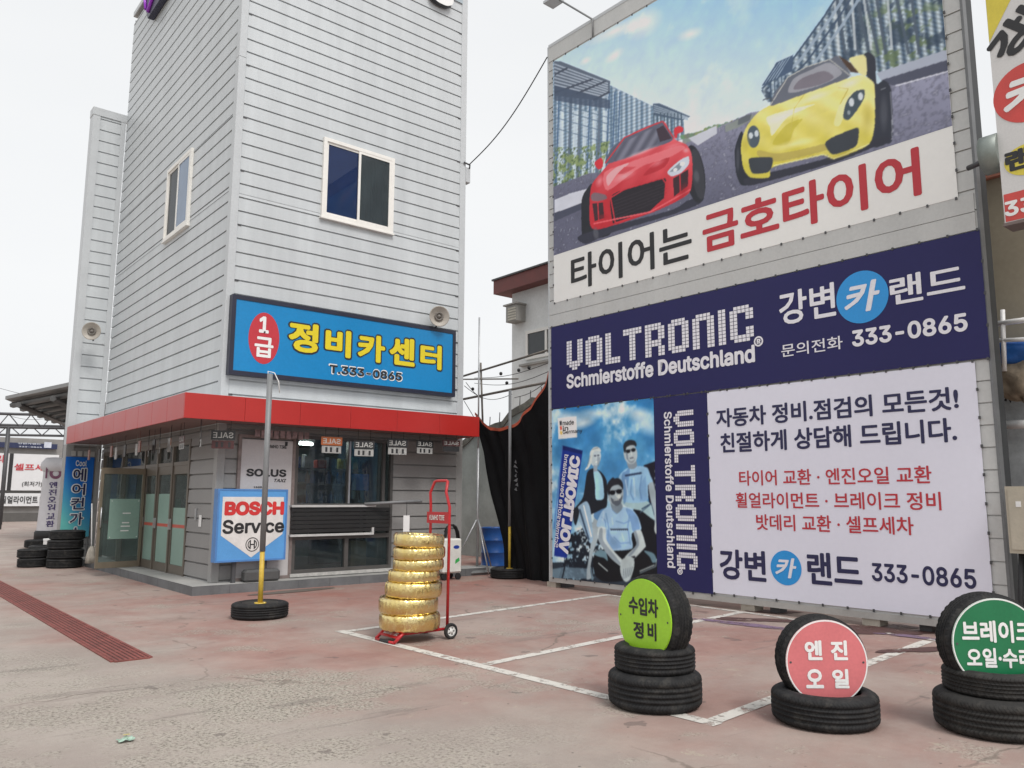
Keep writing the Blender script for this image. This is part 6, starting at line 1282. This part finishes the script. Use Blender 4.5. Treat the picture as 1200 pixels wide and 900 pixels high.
truss(46, 484, 500, 'dark steel truss under the far shed roof, nearer of two'); truss(54, 497, 509, 'dark steel truss just above the far navy strip sign')

# ------------------------------------------------------------------ behind the gap: old wall, white house, pipes, cables
XW = Plane((13.5, 0, 0), (0, -1, 0), (-1, 0, 0)); r = thing('yard_wall', 'old grey green rendered yard wall seen in the gap behind the drum', 'wall', (13.6, 15, 0))
m = MB(); n = 40; ws = [(-19.5+i*(12)/n) for i in range(n+1)]; hz = [3.15+max(0, (u+18.2))*.30+.07*math.sin(3.1*u)+.05*math.sin(7.7*u) for u in ws]
for i in range(n): m.hexa([XW.w(ws[i], 0, 0), XW.w(ws[i+1], 0, 0), XW.w(ws[i+1], 0, -.25), XW.w(ws[i], 0, -.25), XW.w(ws[i], hz[i], 0), XW.w(ws[i+1], hz[i+1], 0), XW.w(ws[i+1], hz[i+1], -.25), XW.w(ws[i], hz[i], -.25)])
m.build('render_coat', M('old_render', (.38, .42, .40), .85, var=.25, scale=1.1, bump=.3, bscale=14), r)
m = MB()
for i in range(n): m.hexa([XW.w(ws[i], hz[i]-.16, .04), XW.w(ws[i+1], hz[i+1]-.16, .04), XW.w(ws[i+1], hz[i+1]-.16, -.3), XW.w(ws[i], hz[i]-.16, -.3), XW.w(ws[i], hz[i]+.03, .03), XW.w(ws[i+1], hz[i+1]+.03, .03), XW.w(ws[i+1], hz[i+1]+.03, -.3), XW.w(ws[i], hz[i]+.03, -.3)])
m.build('cap', M('mossy_cap', (.19, .185, .16), .9, var=.45, scale=4, bump=.5, bscale=20), r)
for k in range(9):
    u = -17.6+k*.42; m = MB(); zz = float(np.interp(u, ws, hz)); m.tube([XW.w(u, zz, -.1), XW.w(u+.02, zz+.32, -.1)], .012, 4); m.build('spike', DARKSTEEL, r)
HW = Plane((17, 0, 0), (0, -1, 0), (-1, 0, 0)); r = thing('white_house', 'plain white house with maroon eaves rising behind the hoarding', 'house', (19, 16, 0)); hl = HW.at(600, 400)[0]
m = MB(); m.slab(HW, hl, hl+9, 0, 8.5, -7, 0); m.build('wall', M('house_white', (.74, .75, .74), .8, var=.1, scale=.8, bump=.1), r)
m = MB(); m.slab(HW, hl-.45, hl+9.3, 8.40, 8.86, -7.3, .45); m.build('eaves', M('maroon', (.16, .045, .04), .6, var=.15), r); m = MB(); m.slab(HW, hl-.5, hl+9.4, 8.863, 8.92, -7.4, .5); m.build('roof', DARKSTEEL, r)
a = HW.at(619, 390); b = HW.at(650, 414); m = MB(); m.frame(HW, a[0]-.08, b[0]+.1, b[1]-.05, a[1]+.05, .1, .0, .06); m.slab(HW, a[0]+.86, a[0]+.95, b[1]+.05, a[1]-.05, .0, .055); w_ = m.build('window', WHITEPVC, r)
m = MB(); m.slab(HW, a[0]+.02, a[0]+.86, b[1]+.05, a[1]-.05, .005, .02); m.slab(HW, a[0]+.95, b[0], b[1]+.05, a[1]-.05, .005, .02); m.build('pane', M('dark_pane', (.03, .035, .04), .2), w_)
m = MB(); m.slab(HW, a[0]-.3, b[0]+.2, b[1]-.25, b[1]-.18, 0, .15); m.build('sill', CONC, w_)
a = HW.at(597, 363); b = HW.at(616, 377); m = MB(); m.slab(HW, a[0]+.3, b[0], b[1], a[1], 0, .4); m.slab(HW, a[0]+.2, b[0]+.05, a[1], a[1]+.05, 0, .45); v_ = m.build('vent_hood', M('hood', (.30, .29, .27), .6), r); m = MB()
for k in range(5): m.slab(HW, a[0]+.42, b[0]-.04, b[1]+.04+k*.09, b[1]+.10+k*.09, .4, .42)
m.build('louvre', M('louvre', (.50, .47, .40), .6), v_)
SC = Plane((12.6, 0, 0), (0, -1, 0), (-1, 0, 0))
def rail(p0, p1, rr, label, P=SC, name='scaffold_pipe', mt=None):
    m = MB(); a, b = P.at(*p0), P.at(*p1); d = ((b[0]-a[0])*.08, (b[1]-a[1])*.08); m.tube([P.w(a[0]-d[0], a[1]-d[1]), P.w(b[0]+d[0], b[1]+d[1])], rr, 8); tag(m.build(name, mt or M('pipe_rust', (.20, .18, .16), .6, metal=.4, var=.3)), label, 'pipe', 'scaffold pipes in the gap')
rail((542, 441), (646, 409), .028, 'upper sloping scaffold pipe crossing the white house'); rail((542, 468), (646, 447), .032, 'lower sloping scaffold pipe crossing the white house')
rail((563.5, 431), (566, 505), .026, 'upright scaffold pipe left of the house corner'); rail((598, 459), (597.5, 500), .024, 'short upright scaffold pipe at the house corner'); rail((542, 444.5), (602, 444), .018, 'thin level pipe ending at the house corner')
def cable(p0, p1, sag, label, P, rr=.009, grp='overhead cables in the gap'):
    a, b = P.w(*P.at(*p0)), P.w(*P.at(*p1)); m = MB(); m.tube([a.lerp(b, t/14)-Vector((0, 0, sag*math.sin(math.pi*t/14))) for t in range(15)], rr, 4); tag(m.build('overhead_cable', BLACK), label, 'cable', grp)
SC2 = Plane((13.2, 0, 0), (0, -1, 0), (-1, 0, 0))
cable((556, 443), (646, 424), .12, 'topmost thin cable below the upper scaffold pipe', SC2); cable((556, 449), (646, 434), .18, 'second thin cable between the scaffold pipes', SC2); cable((544, 452), (600, 462), .25, 'slack cable drooping left of the house corner', SC2); cable((603, 466), (646, 442), .1, 'thin cable slanting up across the house wall', SC2)
cable((544, 470), (556, 490), .0, 'short cable dropping beside the tower edge', SC2); cable((546, 448), (566, 468), .05, 'crossing cable beside the tall flagpole', SC2)
for k, (x, y) in enumerate(((588, 438), (609, 434), (621, 431), (555, 456), (595, 449))):
    a = SC2.at(x, y); m = MB(); m.lathe([(0, -.05), (.035, -.035), (.045, 0), (.035, .035), (0, .05)], 10, SC2.w(a[0], a[1], .03)); tag(m.build('line_insulator', BLACK), 'small dark cable knob strung on the thin cables in the gap', 'insulator', 'knobs on the cables')
cable((0, 455), (84, 462), .4, 'upper faint cable against the sky at far left', Plane((0, 80, 0), (1, 0, 0), (0, -1, 0)), .02, 'overhead cables at far left'); cable((0, 483), (62, 489), .4, 'lower faint cable against the sky at far left', Plane((0, 80, 0), (1, 0, 0), (0, -1, 0)), .02, 'overhead cables at far left')

# ------------------------------------------------------------------ right edge: neighbour wall, hanging sign, meter box
RW = Plane((11.5, 0, 0), (0, -1, 0), (-1, 0, 0)); r = thing('neighbour_wall', 'beige neighbouring building wall with peeling grey lower part at the right edge', 'building', (12, 2, 0)); ul = RW.at(1163, 300)[0]
m = MB(); m.slab(RW, ul-.5, ul+6, 3.30, 5.80, -3, 0); m.build('upper_wall', M('beige_render', (.36, .32, .24), .8, var=.08, scale=1), r)
m = MB(); m.slab(RW, ul-.5, ul+6, 0, 3.30, -3, -.03); m.build('lower_wall', M('peeling_render', (.33, .35, .36), .85, var=.35, scale=2.2, bump=.5, bscale=10), r)
m = MB(); m.slab(RW, ul-.52, ul+6, 5.803, 5.95, -3.05, .08); m.build('eave', M('eave_red', (.40, .17, .12), .7, var=.2), r)
HS = Plane((9.4, 2.97, 0), (0, -1, 0), (-1, 0, 0)); r = thing('hanging_sign', 'projecting white sign with yellow corner, red disc and red phone strip at the right edge', 'sign', HS.w(.6, 4.45, -.1)); hw = 1.25; z0 = 4.50; z1 = 8.6
m = MB(); m.slab(HS, 0, hw, z0, z1, -.25, 0); m.build('case', M('sign_case', (.62, .61, .60), .4, var=.03), r)
m = MB(); m.slab(HS, -.012, hw+.012, z0-.035, z0-.001, -.265, .012); m.build('bottom_edge', M('edge_dark', (.16, .12, .11), .5), r)
q = HS.at(1174, 229); q2 = HS.at(1176, 266); m = MB(); m.poly([HS.w(.012, z0+.01, .003), HS.w(hw-.012, z0+.01, .003), HS.w(hw-.012, q[1], .003), HS.w(.012, q[1], .003)]); m.build('red_strip', M('strip_red', (.55, .06, .05), .4), r)
q = HS.at(1159, 50); m = MB(); t0 = HS.at(1187, 0); k_ = (z1-q[1])/(t0[1]-q[1])*t0[0]; m.poly([HS.w(.003, q[1], .003), HS.w(min(hw-.01, k_), z1-.003, .003), HS.w(.003, z1-.003, .003)]); m.build('yellow_corner', M('corner_yellow', (.66, .55, .06), .4), r)
cc_ = HS.at(1205, 107); el = HS.at(1163, 107)[0]; R_ = cc_[0]-el; m = MB(); m.poly([HS.w(cc_[0]+R_*math.cos(k*.1309), cc_[1]+R_*.98*math.sin(k*.1309), .004) for k in range(48)]); m.build('red_disc', M('strip_red', (.55, .06, .05), .4), r)
m = MB(); put_text(m, '카', HS, (cc_[0]-R_*.66, cc_[1]-R_*.66, cc_[0]+R_*.7, cc_[1]+R_*.62), .007, .045, slant=.2); a = HS.at(1178, 255); b = HS.at(1215, 216); put_text(m, '333-0865', HS, (a[0], a[1], hw-.05, HS.at(1178, 237)[1]), .007, .03); m.build('white_lettering', WHITE, r)
ec = HS.at(1201, 187); ex = ec[0]-HS.at(1173, 190)[0]; m = MB(); m.poly([HS.w(ec[0]+.03+ex*math.cos(k*.1309), ec[1]+.17*math.sin(k*.1309), .004) for k in range(48)]); m.build('yellow_oval', M('corner_yellow', (.66, .55, .06), .4), r)
m = MB(); a = HS.at(1179, 203); put_text(m, '랜드', HS, (a[0], a[1]+.0, a[0]+.52, a[1]+.235), .007, .05); TH = Tilt(HS, HS.at(1185, 75), HS.at(1216, 35)); TH.e = -TH.e; put_text(m, '강변', TH, (.0, .0, .85, .38), .007, .05); m.build('black_lettering', BLACKINK, r)
m = MB(); a = HS.at(1148, 180); m.tube([HS.w(a[0]+.0, a[1], -.13), HS.w(.0, a[1], -.13)], .215, 24); tag(m.build('mounting_drum', M('drum_grey', (.24, .27, .25), .5, metal=.3, var=.15)), 'grey green mounting drum between hoarding post and projecting sign', 'bracket')
m = MB(); m.tube([HS.w(a[0]-.2, a[1]-.05, -.2), HS.w(a[0]-.002, a[1]-.05, -.13)], .03, 10); tag(m.build('sign_arm', DARKSTEEL), 'dark arm tying the mounting drum to the hoarding post', 'bracket')
EB = Plane((9.75, 0, 0), (0, -1, 0), (-1, 0, 0)); a = EB.at(1177, 570); b = EB.at(1179, 648); r = thing('meter_box', 'beige steel meter box with a small label on the right edge', 'meter box', EB.w(a[0]+.25, b[1])); m = MB(); m.slab(EB, a[0], a[0]+.62, b[1], a[1], -.25, 0); m.build('case', M('box_beige', (.42, .38, .30), .5, var=.06), r)
m = MB(); m.slab(EB, a[0]+.03, a[0]+.2, b[1]+.04, a[1]-.03, .0, .012); m.slab(EB, a[0]+.215, a[0]+.59, b[1]+.04, (a[1]+b[1])/2-.02, .0, .012); m.slab(EB, a[0]+.215, a[0]+.59, (a[1]+b[1])/2+.02, a[1]-.03, .0, .012); m.build('door', M('box_beige2', (.44, .40, .32), .5), r); m = MB(); m.slab(EB, a[0]+.10, a[0]+.15, a[1]-.22, a[1]-.16, .012, .016); m.build('label', WHITE, r)
m = MB(); m.slab(EB, a[0]+.2, a[0]+.32, 0, b[1], -.2, -.08); m.build('post', DARKSTEEL, r)
for k in range(3): m = MB(); m.tube([EB.w(a[0]+.08+k*.09, b[1], -.1), EB.w(a[0]+.05+k*.1, .5, -.05), EB.w(a[0]+.12+k*.07, .02, 0)], .03, 8); m.build('cable', BLACK, r)
PW = RW.shift(.5)
rail((1172, 379), (1215, 373), .035, 'upper white pipe rail at the right edge', PW, mt=WHITE); rail((1173, 399), (1215, 397), .028, 'lower white pipe rail at the right edge', PW, mt=WHITE); rail((1175, 368), (1177, 430), .028, 'upright white pipe by the hoarding end', PW, mt=WHITE); rail((1182, 498), (1215, 496), .055, 'thick white pipe run along the peeling wall', RW.shift(.2), mt=WHITE)
def bundle(c, sx, sy, sz, mt, name, label, cat, seed):
    rd_ = random.Random(seed); ph = [(rd_.uniform(0, 6.28), rd_.uniform(0, 6.28), rd_.randint(2, 7), rd_.randint(1, 5)) for _ in range(6)]; m = MB(); nu, nv = 36, 20
    for j in range(nv+1):
        for i in range(nu):
            a, b = 2*math.pi*i/nu, math.pi*j/nv; k = 1+sum(.06*math.sin(f*a+p)*math.sin(g_*b+q_) for p, q_, f, g_ in ph); m.v.append(Vector(c)+Vector((sx*k*math.sin(b)*math.cos(a), sy*k*math.sin(b)*math.sin(a), sz*k*math.cos(b))))
    for j in range(nv):
        for i in range(nu): m.f.append((j*nu+i, j*nu+(i+1) % nu, (j+1)*nu+(i+1) % nu, (j+1)*nu+i)); m.mi.append(0); m.sm.append(True)
    tag(m.build(name, mt), label, cat)
RB = RW.shift(.28); a = RB.at(1190, 414); bundle(RB.w(*a), .22, .42, .15, M('tarp_blue', (.02, .12, .42), .5, var=.2, scale=8, bump=.5, bscale=20), 'blue_tarp', 'crumpled blue tarpaulin bundle on the pipe rack at right', 'tarpaulin', 1)
a = RB.at(1196, 444); bundle(RB.w(*a), .2, .36, .26, M('sack', (.28, .23, .17), .9, var=.3, scale=9, bump=.6, bscale=25), 'cloth_sack', 'dull brown cloth sack hanging under the blue bundle', 'sack', 2)
m = MB(); a = RB.at(1178, 470); b = RB.at(1200, 452); m.tube([RB.w(a[0]+(b[0]-a[0])*t/8, a[1]+(b[1]-a[1])*t/8+.06*math.sin(t*2.2), 0) for t in range(9)], .016, 6); tag(m.build('loose_cable', BLACK), 'loose black cable looping on the peeling wall', 'cable')
rail((1190, 260), (1215, 238), .02, 'thin pale stick leaning on the beige wall', PW, 'stick', M('stick', (.40, .36, .28), .7))
